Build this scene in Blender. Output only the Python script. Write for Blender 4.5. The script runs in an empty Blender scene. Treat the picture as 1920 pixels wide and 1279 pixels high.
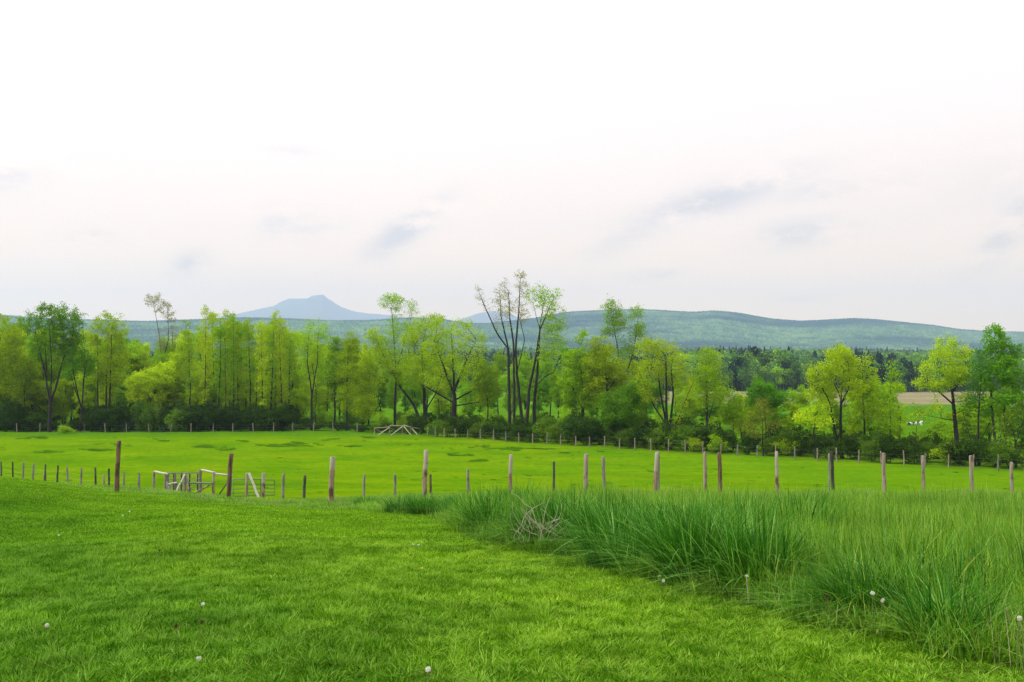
import bpy, math, random
import numpy as np
from math import radians, sin, cos, pi

SEED = 7
rng = np.random.default_rng(SEED)
random.seed(SEED)
scene = bpy.context.scene
COL = scene.collection

# ------------------------------------------------------------------ camera model
F = 35.0 / 36.0 * 1920.0
HOR = 690.0
PITCH = math.atan((HOR - 639.5) / F)
EYE = 1.75

def ray(X, Y):
    dx = (X - 960.0) / F
    dz = (639.5 - Y) / F
    return np.array([dx, cos(PITCH) - dz * sin(PITCH), sin(PITCH) + dz * cos(PITCH)])

def W(X, Y, D):
    d = ray(X, Y)
    t = D / d[1]
    return np.array([d[0] * t, D, EYE + d[2] * t])

# ------------------------------------------------------------------ terrain
_TY = np.array([-200, -50, 0, 6, 9.5, 18, 26, 31, 40, 50, 60, 77, 93, 120, 160, 200, 320, 420, 600, 1000, 1500, 2500, 3500.])
_TD = np.array([0.9, 1.5, 1.75, 1.92, 2.15, 2.88, 3.6, 4.2, 5.35, 6.7, 7.9, 9.2, 9.75, 9.95, 10.2, 11.0, 12.1, 12.6, 13.2, 6, -8, -34, -60.])

def _smooth_tab():
    xs = np.arange(-200, 3500, 1.0)
    v = np.interp(xs, _TY, _TD)
    k = np.ones(7) / 7
    v2 = np.convolve(np.pad(v, 3, mode='edge'), k, mode='valid')
    v2 = np.convolve(np.pad(v2, 3, mode='edge'), k, mode='valid')
    return xs, v2
_SX, _SV = _smooth_tab()

def sstep(a, b, v):
    t = np.clip((v - a) / (b - a), 0, 1)
    return t * t * (3 - 2 * t)

def T(x, y):
    x = np.asarray(x, float); y = np.asarray(y, float)
    drop = np.interp(y, _SX, _SV)
    left = sstep(-7, -18, x) * np.exp(-((y - 30) / 12.0) ** 2) * 0.85
    und = 0.05 * np.sin(x * .9 + y * .35) * sstep(3, 12, y) + 0.05 * np.sin(x * .43 - y * .71 + 1.3) * sstep(5, 20, y)
    big = 0.35 * np.sin(x * .035 + 1) * np.sin(y * .045) * sstep(60, 110, y)
    far = 3.0 * np.sin(x * .004 + .4) * sstep(500, 1200, y)
    return EYE - drop + left + und + big + far

def Tn(x, y):
    e = 0.3
    dx = (T(x + e, y) - T(x - e, y)) / (2 * e)
    dy = (T(x, y + e) - T(x, y - e)) / (2 * e)
    return dx, dy

def gnd(X, D):
    x = (X - 960.0) / F * D / cos(PITCH)
    return np.array([x, D, float(T(x, D))])

def hit(X, Y, start=3.0):
    d = ray(X, Y)
    t = start
    while t < 4000:
        p = d * t
        if EYE + p[2] < T(p[0], p[1]):
            lo, hi = t / 1.01 - .05, t
            for _ in range(20):
                m = (lo + hi) / 2
                q = d * m
                if EYE + q[2] < T(q[0], q[1]): hi = m
                else: lo = m
            q = d * hi
            return np.array([q[0], q[1], float(T(q[0], q[1]))])
        t = t * 1.01 + .02
    return None

# ------------------------------------------------------------------ mesh helpers
class MB:
    def __init__(s): s.v = []; s.f = []; s.a = []; s.n = 0
    def add(s, V, Fc, A=None):
        V = np.asarray(V, float); Fc = np.asarray(Fc, int)
        s.v.append(V); s.f.append(Fc + s.n)
        s.a.append(np.zeros(len(V)) if A is None else np.asarray(A, float))
        s.n += len(V)
    def mesh(s, name, mat, smooth=False):
        V = np.concatenate(s.v); A = np.concatenate(s.a)
        me = bpy.data.meshes.new(name)
        me.vertices.add(len(V)); me.vertices.foreach_set('co', V.astype(np.float32).ravel())
        sizes = np.concatenate([np.full(len(f), f.shape[1], np.int32) for f in s.f])
        loops = np.concatenate([f.ravel() for f in s.f]).astype(np.int32)
        me.loops.add(len(loops)); me.loops.foreach_set('vertex_index', loops)
        me.polygons.add(len(sizes))
        st = np.concatenate([[0], np.cumsum(sizes)[:-1]]).astype(np.int32)
        me.polygons.foreach_set('loop_start', st)
        me.polygons.foreach_set('loop_total', sizes)
        if smooth: me.polygons.foreach_set('use_smooth', np.ones(len(sizes), bool))
        at = me.attributes.new('tint', 'FLOAT', 'POINT'); at.data.foreach_set('value', A.astype(np.float32))
        me.materials.append(mat)
        me.update(calc_edges=True); me.validate()
        return me

def obj(name, me, parent=None, loc=(0, 0, 0)):
    o = bpy.data.objects.new(name, me); COL.objects.link(o)
    o.location = loc
    if parent is not None: o.parent = parent
    return o

def tag(o, label=None, cat=None, group=None, kind=None):
    if label: o['label'] = label
    if cat: o['category'] = cat
    if group: o['group'] = group
    if kind: o['kind'] = kind
    return o

def empty(name, loc, rz=0.0):
    o = bpy.data.objects.new(name, None); COL.objects.link(o)
    o.location = tuple(float(c) for c in loc); o.rotation_euler = (0, 0, rz)
    o.empty_display_size = .3
    return o

def tube(mb, pts, rad, sides=8, jit=0.0, caps=True, tint=0.0):
    pts = np.asarray(pts, float); n = len(pts)
    rad = np.full(n, rad) if np.isscalar(rad) else np.asarray(rad, float)
    tan = np.gradient(pts, axis=0)
    tan /= np.linalg.norm(tan, axis=1)[:, None] + 1e-9
    ref = np.where(np.abs(tan[:, 2:3]) > .9, np.array([[1., 0, 0]]), np.array([[0, 0, 1.]]))
    ref = np.repeat(ref[:1], n, 0)
    a = np.cross(tan, ref); a /= np.linalg.norm(a, axis=1)[:, None] + 1e-9
    b = np.cross(tan, a)
    th = np.linspace(0, 2 * pi, sides, endpoint=False)
    prof = 1 + jit * rng.normal(size=sides)
    V = pts[:, None, :] + rad[:, None, None] * prof[None, :, None] * (np.cos(th)[None, :, None] * a[:, None, :] + np.sin(th)[None, :, None] * b[:, None, :])
    if jit: V = V + rng.normal(size=V.shape) * (rad.mean() * jit * .4)
    V = V.reshape(-1, 3)
    i = np.arange(n - 1)[:, None] * sides; j = np.arange(sides)[None, :]; k = (j + 1) % sides
    Q = np.stack([i + j, i + k, i + sides + k, i + sides + j], -1).reshape(-1, 4)
    mb.add(V, Q, np.full(len(V), tint))
    if caps:
        for row, flip in ((0, 1), (n - 1, 0)):
            c = pts[row]; ring = V[row * sides:(row + 1) * sides]
            VV = np.vstack([ring, c]); jj = np.arange(sides)
            tri = np.stack([jj, (jj + 1) % sides, np.full(sides, sides)], -1)
            if not flip: pass
            else: tri = tri[:, ::-1]
            mb.add(VV, tri, np.full(len(VV), tint))

def box_between(mb, p, q, w, h):
    """a board from p to q, w wide and h high"""
    p = np.asarray(p, float); q = np.asarray(q, float)
    t = q - p; t /= np.linalg.norm(t)
    up = np.array([0, 1., 0]) if abs(t[2]) > .8 else np.array([0, 0, 1.])
    a = np.cross(t, up); a /= np.linalg.norm(a); b = np.cross(a, t)
    V = []
    for c in (p, q):
        for sa, sb in ((-1, -1), (1, -1), (1, 1), (-1, 1)):
            V.append(c + a * sa * w / 2 + b * sb * h / 2)
    mb.add(V, [[0, 1, 2, 3], [7, 6, 5, 4], [0, 4, 5, 1], [1, 5, 6, 2], [2, 6, 7, 3], [3, 7, 4, 0]])

# ------------------------------------------------------------------ materials
def newmat(name):
    m = bpy.data.materials.new(name); m.use_nodes = True
    nt = m.node_tree; nt.nodes.clear()
    out = nt.nodes.new('ShaderNodeOutputMaterial')
    return m, nt, out

def N(nt, typ, **kw):
    n = nt.nodes.new(typ)
    for k, v in kw.items():
        if k.startswith('i_'): n.inputs[k[2:].replace('_', ' ')].default_value = v
        else: setattr(n, k, v)
    return n

def noise(nt, vec, scale, detail=3.0, rough=.55):
    n = N(nt, 'ShaderNodeTexNoise'); n.inputs['Scale'].default_value = scale
    n.inputs['Detail'].default_value = detail; n.inputs['Roughness'].default_value = rough
    if vec is not None: nt.links.new(vec, n.inputs['Vector'])
    return n.outputs['Fac']

def ramp(nt, fac, stops, interp='LINEAR'):
    r = N(nt, 'ShaderNodeValToRGB'); cr = r.color_ramp; cr.interpolation = interp
    while len(cr.elements) > 1: cr.elements.remove(cr.elements[-1])
    cr.elements[0].position = stops[0][0]; cr.elements[0].color = (*stops[0][1], 1)
    for p, c in stops[1:]:
        e = cr.elements.new(p); e.color = (*c, 1)
    nt.links.new(fac, r.inputs['Fac'])
    return r.outputs['Color']

def math_(nt, op, a, b=None, c=None, clamp=False):
    n = N(nt, 'ShaderNodeMath', operation=op); n.use_clamp = clamp
    for i, v in enumerate((a, b, c)):
        if v is None: continue
        if isinstance(v, (int, float)): n.inputs[i].default_value = v
        else: nt.links.new(v, n.inputs[i])
    return n.outputs[0]

def mix(nt, fac, a, b, blend='MIX'):
    n = N(nt, 'ShaderNodeMix', data_type='RGBA', blend_type=blend)
    for s, v in (('Factor', fac), ('A', a), ('B', b)):
        sock = [i for i in n.inputs if i.name == s and (i.type == 'RGBA' if s != 'Factor' else i.type == 'VALUE')][0]
        if isinstance(v, (int, float)): sock.default_value = v
        elif isinstance(v, tuple): sock.default_value = (*v, 1)
        else: nt.links.new(v, sock)
    return [o for o in n.outputs if o.type == 'RGBA'][0]

def maprange(nt, v, a, b, c=0., d=1.):
    n = N(nt, 'ShaderNodeMapRange'); n.clamp = True
    nt.links.new(v, n.inputs[0])
    for i, x in enumerate((a, b, c, d)): n.inputs[i + 1].default_value = x
    return n.outputs[0]

def scalevec(nt, vec, s):
    n = N(nt, 'ShaderNodeVectorMath', operation='MULTIPLY'); nt.links.new(vec, n.inputs[0]); n.inputs[1].default_value = s
    return n.outputs[0]

def foliage_mat(name, dark, light, trans=.45, obj_var=.25, world_scale=None, third=None, gloss=0.0):
    m, nt, out = newmat(name)
    at = N(nt, 'ShaderNodeAttribute', attribute_name='tint').outputs['Fac']
    stops = [(0.0, dark), (1.0, light)] if third is None else [(0.0, dark), (.6, light), (1.0, third)]
    c = ramp(nt, at, stops)
    if obj_var:
        oi = N(nt, 'ShaderNodeObjectInfo')
        hs = N(nt, 'ShaderNodeHueSaturation')
        nt.links.new(c, hs.inputs['Color'])
        nt.links.new(maprange(nt, oi.outputs['Random'], 0, 1, .5 - .03 * obj_var, .5 + .03 * obj_var), hs.inputs['Hue'])
        r2 = math_(nt, 'FRACT', math_(nt, 'MULTIPLY', oi.outputs['Random'], 17.31))
        nt.links.new(maprange(nt, r2, 0, 1, 1 - obj_var, 1 + obj_var), hs.inputs['Value'])
        c = hs.outputs['Color']
    if world_scale:
        pos = N(nt, 'ShaderNodeNewGeometry').outputs['Position']
        f = noise(nt, pos, world_scale, 4)
        c = mix(nt, 1.0, c, ramp(nt, f, [(.3, (.62, .7, .6)), (.5, (1, 1, 1)), (.7, (1.3, 1.22, 1.0))]), 'MULTIPLY')
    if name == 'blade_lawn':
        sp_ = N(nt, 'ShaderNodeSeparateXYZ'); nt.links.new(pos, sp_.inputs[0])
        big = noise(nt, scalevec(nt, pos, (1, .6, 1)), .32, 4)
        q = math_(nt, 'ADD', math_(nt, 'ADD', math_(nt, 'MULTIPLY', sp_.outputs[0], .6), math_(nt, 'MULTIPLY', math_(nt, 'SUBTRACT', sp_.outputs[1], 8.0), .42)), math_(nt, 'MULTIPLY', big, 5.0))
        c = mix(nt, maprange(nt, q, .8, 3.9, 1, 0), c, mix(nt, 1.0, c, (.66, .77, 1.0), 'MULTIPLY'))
    d = N(nt, 'ShaderNodeBsdfDiffuse'); t = N(nt, 'ShaderNodeBsdfTranslucent')
    nt.links.new(c, d.inputs['Color'])
    tc = mix(nt, 1.0, c, (1.0, 1.1, .6), 'MULTIPLY'); nt.links.new(tc, t.inputs['Color'])
    ms = N(nt, 'ShaderNodeMixShader'); ms.inputs[0].default_value = trans
    nt.links.new(d.outputs[0], ms.inputs[1]); nt.links.new(t.outputs[0], ms.inputs[2])
    res = ms.outputs[0]
    if gloss:
        g = N(nt, 'ShaderNodeBsdfGlossy'); g.inputs['Roughness'].default_value = .45
        m2 = N(nt, 'ShaderNodeMixShader'); m2.inputs[0].default_value = gloss
        nt.links.new(res, m2.inputs[1]); nt.links.new(g.outputs[0], m2.inputs[2]); res = m2.outputs[0]
    nt.links.new(res, out.inputs['Surface'])
    return m

def bark_mat(name, c1, c2, scale=3):
    m, nt, out = newmat(name)
    co = N(nt, 'ShaderNodeTexCoord').outputs['Object']
    v = scalevec(nt, co, (scale * 3, scale * 3, scale * .5))
    f = noise(nt, v, 1.0, 4)
    c = ramp(nt, f, [(.3, c1), (.7, c2)])
    p = N(nt, 'ShaderNodeBsdfPrincipled'); p.inputs['Roughness'].default_value = .95
    nt.links.new(c, p.inputs['Base Color'])
    b = N(nt, 'ShaderNodeBump'); b.inputs['Strength'].default_value = .6; b.inputs['Distance'].default_value = .03
    nt.links.new(f, b.inputs['Height']); nt.links.new(b.outputs[0], p.inputs['Normal'])
    nt.links.new(p.outputs[0], out.inputs['Surface'])
    return m

def wood_mat(name, grey, tan, patch, patch_amt=.45, top=None):
    grey, tan, patch = (tuple(a * k for a in c) for c, k in ((grey, .56), (tan, .54), (patch, .48)))
    """weathered round wood: silver-grey skin, tan wood, darker bark patches"""
    m, nt, out = newmat(name)
    tc = N(nt, 'ShaderNodeTexCoord'); co = tc.outputs['Object']
    oi = N(nt, 'ShaderNodeObjectInfo')
    off = N(nt, 'ShaderNodeVectorMath', operation='ADD'); nt.links.new(co, off.inputs[0])
    cmb = N(nt, 'ShaderNodeCombineXYZ')
    for k, s in enumerate((31., 57., 73.)):
        nt.links.new(math_(nt, 'MULTIPLY', oi.outputs['Random'], s), cmb.inputs[k])
    nt.links.new(cmb.outputs[0], off.inputs[1])
    v = scalevec(nt, off.outputs[0], (22, 22, 1.6))
    grain = noise(nt, v, 1.0, 5, .65)
    c = ramp(nt, grain, [(.28, tuple(a * .45 for a in tan)), (.5, tan), (.72, grey)])
    v2 = scalevec(nt, off.outputs[0], (6, 6, 2.2))
    pf = noise(nt, v2, 1.0, 3)
    c = mix(nt, maprange(nt, pf, 1 - patch_amt - .03, 1 - patch_amt + .05), c, patch)
    if top:
        sep = N(nt, 'ShaderNodeSeparateXYZ'); nt.links.new(co, sep.inputs[0])
        zz = math_(nt, 'ADD', sep.outputs[2], math_(nt, 'MULTIPLY', pf, .25))
        c = mix(nt, maprange(nt, zz, top - .04, top + .04), c, grey)
    kf = noise(nt, scalevec(nt, off.outputs[0], (9, 9, 7)), 1.0, 2)
    c = mix(nt, maprange(nt, kf, .66, .70), c, tuple(a * .4 for a in patch))
    p = N(nt, 'ShaderNodeBsdfPrincipled'); p.inputs['Roughness'].default_value = .9
    nt.links.new(c, p.inputs['Base Color'])
    b = N(nt, 'ShaderNodeBump'); b.inputs['Strength'].default_value = .7; b.inputs['Distance'].default_value = .01
    nt.links.new(grain, b.inputs['Height']); nt.links.new(b.outputs[0], p.inputs['Normal'])
    nt.links.new(p.outputs[0], out.inputs['Surface'])
    return m

def plain_mat(name, c, rough=.6, metal=0.0):
    m, nt, out = newmat(name)
    co = N(nt, 'ShaderNodeTexCoord').outputs['Object']
    f = noise(nt, co, 9., 4)
    cc = ramp(nt, f, [(.3, tuple(a * .7 for a in c)), (.7, tuple(min(1, a * 1.2) for a in c))])
    p = N(nt, 'ShaderNodeBsdfPrincipled'); p.inputs['Roughness'].default_value = rough; p.inputs['Metallic'].default_value = metal
    nt.links.new(cc, p.inputs['Base Color']); nt.links.new(p.outputs[0], out.inputs['Surface'])
    return m

M = {}
M['yg'] = foliage_mat('leaf_yellow_green', (.17, .26, .005), (.40, .56, .010), trans=.5)
M['ygd'] = foliage_mat('leaf_yellow_green_grove', (.16, .25, .005), (.40, .54, .010), trans=.5)
M['g'] = foliage_mat('leaf_green', (.05, .17, .008), (.15, .34, .015), trans=.5)
M['gy'] = foliage_mat('leaf_light_green', (.11, .22, .008), (.28, .47, .014), trans=.5)
M['ol'] = foliage_mat('leaf_olive', (.12, .19, .006), (.29, .42, .012), trans=.5, third=(.40, .46, .02))
M['yl'] = foliage_mat('leaf_gold_green', (.19, .27, .005), (.42, .56, .008), trans=.5, third=(.50, .58, .02))
M['pale'] = foliage_mat('leaf_pale_bud', (.20, .20, .10), (.36, .36, .18))
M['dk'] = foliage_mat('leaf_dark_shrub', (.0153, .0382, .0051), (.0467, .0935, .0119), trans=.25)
M['sh'] = foliage_mat('leaf_shrub', (.05, .11, .008), (.14, .25, .018), trans=.35)
M['br'] = foliage_mat('leaf_bronze', (.12, .15, .015), (.27, .29, .04), trans=.5)
M['con'] = foliage_mat('needle_dark', (.0064, .0224, .0128), (.0176, .0440, .0224), trans=.15)
M['far'] = foliage_mat('leaf_far_wood', (.0360, .1080, .0225), (.1080, .2250, .0360), trans=.25, obj_var=.45)
M['bark'] = bark_mat('bark_dark', (.003, .0027, .0022), (.014, .012, .009))
M['barkg'] = bark_mat('bark_grey', (.04, .036, .030), (.12, .105, .085))
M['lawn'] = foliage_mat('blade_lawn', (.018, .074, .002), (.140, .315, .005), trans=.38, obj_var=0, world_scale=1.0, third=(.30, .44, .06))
M['tall'] = foliage_mat('blade_tall', (.032, .118, .005), (.130, .300, .012), trans=.42, obj_var=0, world_scale=.9, third=(.31, .40, .08), gloss=.012)
M['reed'] = foliage_mat('blade_reed', (.010, .060, .004), (.045, .185, .010), trans=.38, obj_var=0, third=(.20, .38, .08), gloss=.008)
M['tuft'] = foliage_mat('blade_tuft', (.055, .150, .006), (.095, .215, .008), trans=.3, obj_var=0)
M['tan'] = foliage_mat('stalk_tan', (.22, .20, .10), (.38, .33, .20), trans=.2, obj_var=0)
M['rustgrass'] = foliage_mat('stalk_rusty', (.10, .06, .02), (.26, .17, .06), trans=.2, obj_var=0)
M['dead'] = foliage_mat('stalk_dead', (.38, .35, .26), (.62, .58, .48), trans=.1, obj_var=0)
M['seed'] = foliage_mat('seed_fluff', (.5, .5, .48), (.75, .75, .72), trans=.3, obj_var=0)
M['yflower'] = foliage_mat('petal_yellow', (.7, .5, .02), (.8, .65, .05), trans=.2, obj_var=0)
M['stem'] = foliage_mat('stem_green', (.12, .18, .05), (.22, .25, .10), trans=.2, obj_var=0)
M['brownhead'] = foliage_mat('seedhead_brown', (.05, .035, .02), (.12, .08, .04), trans=.1, obj_var=0)
M['post_brown'] = wood_mat('post_brown', (.24, .17, .11), (.20, .12, .065), (.09, .045, .02), .5)
M['post_tan'] = wood_mat('post_tan', (.44, .40, .32), (.38, .26, .16), (.15, .08, .045), .48, top=1.15)
M['post_grey'] = wood_mat('post_grey', (.36, .35, .31), (.26, .24, .19), (.13, .11, .08), .4)
M['post_dark'] = wood_mat('post_dark', (.15, .15, .13), (.08, .075, .06), (.03, .03, .025), .5)
M['post_pale'] = wood_mat('post_pale', (.44, .40, .33), (.38, .31, .23), (.2, .15, .10), .42)
M['rail_pale'] = wood_mat('rail_pale', (.70, .68, .62), (.58, .53, .44), (.34, .31, .25), .35)
M['gate_green'] = plain_mat('gate_paint', (.035, .075, .05), .5)
M['gate_dark'] = plain_mat('iron_dark', (.02, .022, .02), .6)
M['wire'] = plain_mat('wire_galvanised', (.25, .25, .24), .5, .6)
M['rust'] = plain_mat('rusty_iron', (.14, .07, .04), .8)
M['cow_w'] = plain_mat('hide_white', (.72, .70, .66), .8)
M['cow_b'] = plain_mat('hide_black', (.012, .012, .012), .7)

# ground
def ground_mat():
    m, nt, out = newmat('ground_turf')
    pos = N(nt, 'ShaderNodeNewGeometry').outputs['Position']
    sep = N(nt, 'ShaderNodeSeparateXYZ'); nt.links.new(pos, sep.inputs[0])
    y = sep.outputs[1]
    n1 = noise(nt, pos, .12, 5)
    n2 = noise(nt, scalevec(nt, pos, (1, .6, 1)), 1.6, 6, .7)
    n3 = noise(nt, scalevec(nt, pos, (.03, .09, 1)), 1.0, 5)
    n5 = noise(nt, pos, 7.0, 4, .8)
    past = ramp(nt, n1, [(.3, (.050, .130, .001)), (.5, (.076, .152, .001)), (.7, (.100, .166, .001))])
    past = mix(nt, maprange(nt, sep.outputs[0], -10, 60, 0, .7), past, (.060, .146, .003))
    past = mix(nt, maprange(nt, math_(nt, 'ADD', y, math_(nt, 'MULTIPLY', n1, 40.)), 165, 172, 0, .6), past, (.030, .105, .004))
    past = mix(nt, maprange(nt, n3, .56, .72, 0, .6), past, (.0420, .1050, .0025))
    past = mix(nt, maprange(nt, n3, .30, .42, .5, 0), past, (.0966, .1470, .0034))
    n6 = noise(nt, scalevec(nt, pos, (.12, .9, 1)), 1.0, 5, .7)
    past = mix(nt, 1.0, past, ramp(nt, n6, [(.3, (.80, .84, .8)), (.5, (1, 1, 1)), (.7, (1.16, 1.1, 1.0))]), 'MULTIPLY')
    past = mix(nt, 1.0, past, ramp(nt, n2, [(.25, (.7, .75, .7)), (.5, (1, 1, 1)), (.75, (1.25, 1.2, 1.1))]), 'MULTIPLY')
    soil = ramp(nt, n2, [(.3, (.03, .078, .003)), (.7, (.06, .13, .005))])
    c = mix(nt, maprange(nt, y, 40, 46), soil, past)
    # hay field and marsh beyond the trees
    tanc = ramp(nt, n3, [(.3, (.12, .115, .055)), (.7, (.20, .165, .10))])
    xr = math_(nt, 'ADD', sep.outputs[0], math_(nt, 'MULTIPLY', n1, 30.))
    tanc = mix(nt, maprange(nt, xr, 40, 75), (.07, .16, .008), tanc)
    yj = math_(nt, 'ADD', y, math_(nt, 'MULTIPLY', n1, 60.))
    c = mix(nt, maprange(nt, yj, 355, 375), c, tanc)
    floor_ = (.02, .035, .012)
    c = mix(nt, maprange(nt, yj, 560, 590), c, floor_)
    p = N(nt, 'ShaderNodeBsdfDiffuse')
    nt.links.new(c, p.inputs['Color'])
    b = N(nt, 'ShaderNodeBump'); b.inputs['Strength'].default_value = 1.0; b.inputs['Distance'].default_value = .12
    nt.links.new(math_(nt, 'ADD', n2, math_(nt, 'MULTIPLY', n5, .5)), b.inputs['Height'])
    nt.links.new(b.outputs[0], p.inputs['Normal'])
    nt.links.new(p.outputs[0], out.inputs['Surface'])
    return m
M['ground'] = ground_mat()

def hill_mat(name, a, b_, c_, scale):
    m, nt, out = newmat(name)
    pos = N(nt, 'ShaderNodeNewGeometry').outputs['Position']
    f = noise(nt, pos, scale, 6, .65)
    g = noise(nt, scalevec(nt, pos, (.4, 1, 1)), scale * .18, 4)
    at = N(nt, 'ShaderNodeAttribute', attribute_name='tint').outputs['Fac']
    s = math_(nt, 'ADD', math_(nt, 'MULTIPLY', at, .28), math_(nt, 'MULTIPLY', f, .72))
    c = ramp(nt, s, [(.30, a), (.48, b_), (.68, c_)])
    c = mix(nt, maprange(nt, g, .46, .56, 0, .8), c, a)
    d = N(nt, 'ShaderNodeBsdfDiffuse'); nt.links.new(c, d.inputs['Color'])
    nt.links.new(d.outputs[0], out.inputs['Surface'])
    return m
M['hill'] = hill_mat('hill_forest', (.006, .030, .032), (.045, .10, .045), (.13, .21, .075), .012)
M['mount'] = hill_mat('mountain_forest', (.02, .05, .03), (.035, .08, .04), (.05, .10, .05), .002)

# ------------------------------------------------------------------ ground sheet
def build_ground():
    ys = np.concatenate([np.linspace(-60, 2, 30), 2 * (3400 / 2) ** np.linspace(0, 1, 420)[1:]])
    u = np.linspace(-1, 1, 321)
    xs0 = np.sinh(u * 3.6) / np.sinh(3.6)
    mbx = []
    for y in ys:
        w = 45 + max(y, 0) * .95
        mbx.append(xs0 * w)
    X = np.array(mbx); Y = np.repeat(ys[:, None], len(u), 1)
    Z = T(X, Y)
    V = np.stack([X, Y, Z], -1).reshape(-1, 3)
    ny, nx = X.shape
    i = np.arange(ny - 1)[:, None] * nx; j = np.arange(nx - 1)[None, :]
    Q = np.stack([i + j, i + j + 1, i + nx + j + 1, i + nx + j], -1).reshape(-1, 4)
    mb = MB(); mb.add(V, Q)
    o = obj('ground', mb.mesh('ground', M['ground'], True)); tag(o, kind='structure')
build_ground()

# ------------------------------------------------------------------ hills
def fbm2(x, y, seed, octv=5, base=1.0):
    r = np.random.default_rng(seed); out = np.zeros_like(x); amp = 1.0; fr = base
    for o in range(octv):
        for k in range(4):
            a = r.uniform(0, 2 * pi); ph = r.uniform(0, 2 * pi); ff = fr * r.uniform(.7, 1.4)
            out += amp * np.sin((x * cos(a) + y * sin(a)) * ff + ph) / 4
        amp *= .55; fr *= 2.05
    return out

def build_hill(name, ridge, D0, D1, base_z, mat, nx, nv, fold, canopy, seed, back=.35):
    rx = np.array([p[0] for p in ridge], float); ry = np.array([p[1] for p in ridge], float)
    Xp = np.linspace(rx[0], rx[-1], nx)
    # smooth interpolation of the ridge
    Yp = np.interp(Xp, rx, ry)
    k = max(3, int(nx * (22 if D1 < 9000 else 7) / (rx[-1] - rx[0]))) | 1
    Yp = np.convolve(np.pad(Yp, k // 2, mode='edge'), np.ones(k) / k, mode='valid')
    vs = np.concatenate([np.linspace(0, 1, nv), 1 + np.linspace(0, 1, nv // 4)[1:] * back])
    A, Vv = np.meshgrid((Xp - 960) / F, vs)
    D = D0 + (D1 - D0) * Vv
    zr = EYE + (HOR - Yp)[None, :] / F * D1
    prof = np.where(Vv <= 1, np.sin(np.clip(Vv, 0, 1) * pi / 2) ** 1.25, 1 - .8 * (Vv - 1) / back)
    PX = A * D
    f = fbm2(PX, D, seed, 5, 2 * pi / ((D1 - D0) * .9)) * fold * np.clip(Vv * (1.0 - Vv) * 4, 0, 1)
    # pull each column so that no fold overtops the ridge line
    Z = base_z + (zr - base_z) * prof + f * (zr - base_z)
    lim = zr * (D / D1) * np.clip(prof * 1.02, 0, 1) + base_z * (1 - prof)
    Z = np.where(Vv < 1, np.minimum(Z, np.maximum(lim, base_z)), Z)
    r = np.random.default_rng(seed + 1)
    t = r.random(Z.shape)
    Z = Z + (t - .3) * canopy
    V = np.stack([PX, D, Z], -1).reshape(-1, 3)
    ny, nx_ = Z.shape
    i = np.arange(ny - 1)[:, None] * nx_; j = np.arange(nx_ - 1)[None, :]
    Q = np.stack([i + j, i + j + 1, i + nx_ + j + 1, i + nx_ + j], -1).reshape(-1, 4)
    mb = MB(); mb.add(V, Q, t.ravel())
    o = obj(name, mb.mesh(name, mat, False)); tag(o, kind='structure')
    return o

R_main = [(-300, 640), (500, 640), (880, 612), (1000, 598), (1065, 586), (1130, 583), (1200, 581), (1240, 583), (1300, 586.5), (1340, 583.5),
          (1380, 587), (1440, 598), (1500, 603), (1560, 600.5), (1600, 598), (1640, 600), (1700, 606), (1750, 611), (1800, 619),
          (1850, 622), (1920, 624), (2100, 632), (2400, 640)]
R_left = [(-400, 580), (-100, 583), (0, 588), (80, 594), (160, 597), (270, 600), (360, 597), (450, 593), (540, 595), (620, 599), (700, 598),
          (770, 593), (820, 595), (880, 604), (960, 604), (1010, 612), (1100, 630), (1200, 650), (1320, 668), (1420, 690)]
R_mtn = [(300, 640), (360, 606), (430, 592), (470, 583), (512, 574), (528, 565), (542, 560), (574, 560), (586, 555), (597, 553), (606, 553),
         (614, 560), (640, 576), (662, 584), (690, 588), (740, 592), (800, 606), (850, 604), (872, 596), (900, 587), (925, 583), (950, 587), (985, 600), (1050, 620), (1100, 650)]
build_hill('hill', R_main, 3300, 5400, 30, M['hill'], 1500, 130, .16, 9, 11)
R_left = [(a, b + 3) for a, b in R_left]
build_hill('wooded_ridge', R_left, 2600, 4700, 18, M['hill'], 1100, 60, .10, 6, 21)
build_hill('mountain', R_mtn, 11500, 15500, 20, M['mount'], 420, 60, .10, 5, 31, back=.1)

# ------------------------------------------------------------------ trees
def in_blobs(blobs, n, r):
    """n attraction points in a union of ellipsoids (cx,cz,rx,rz,[cy,ry])"""
    w = np.array([b[2] ** 2 * b[3] for b in blobs]) ** .8; w = w / w.sum()
    pts = []
    for b, k in zip(blobs, (w * n).astype(int) + 6):
        d = r.normal(size=(k, 3)); d /= np.linalg.norm(d, axis=1)[:, None]
        rad = r.random(k) ** (1 / 2.4)
        d *= rad[:, None]
        pts.append(np.stack([b[0] + d[:, 0] * b[2], b[4] + d[:, 1] * b[5], b[1] + d[:, 2] * b[3]], -1))
    return np.vstack(pts)

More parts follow.
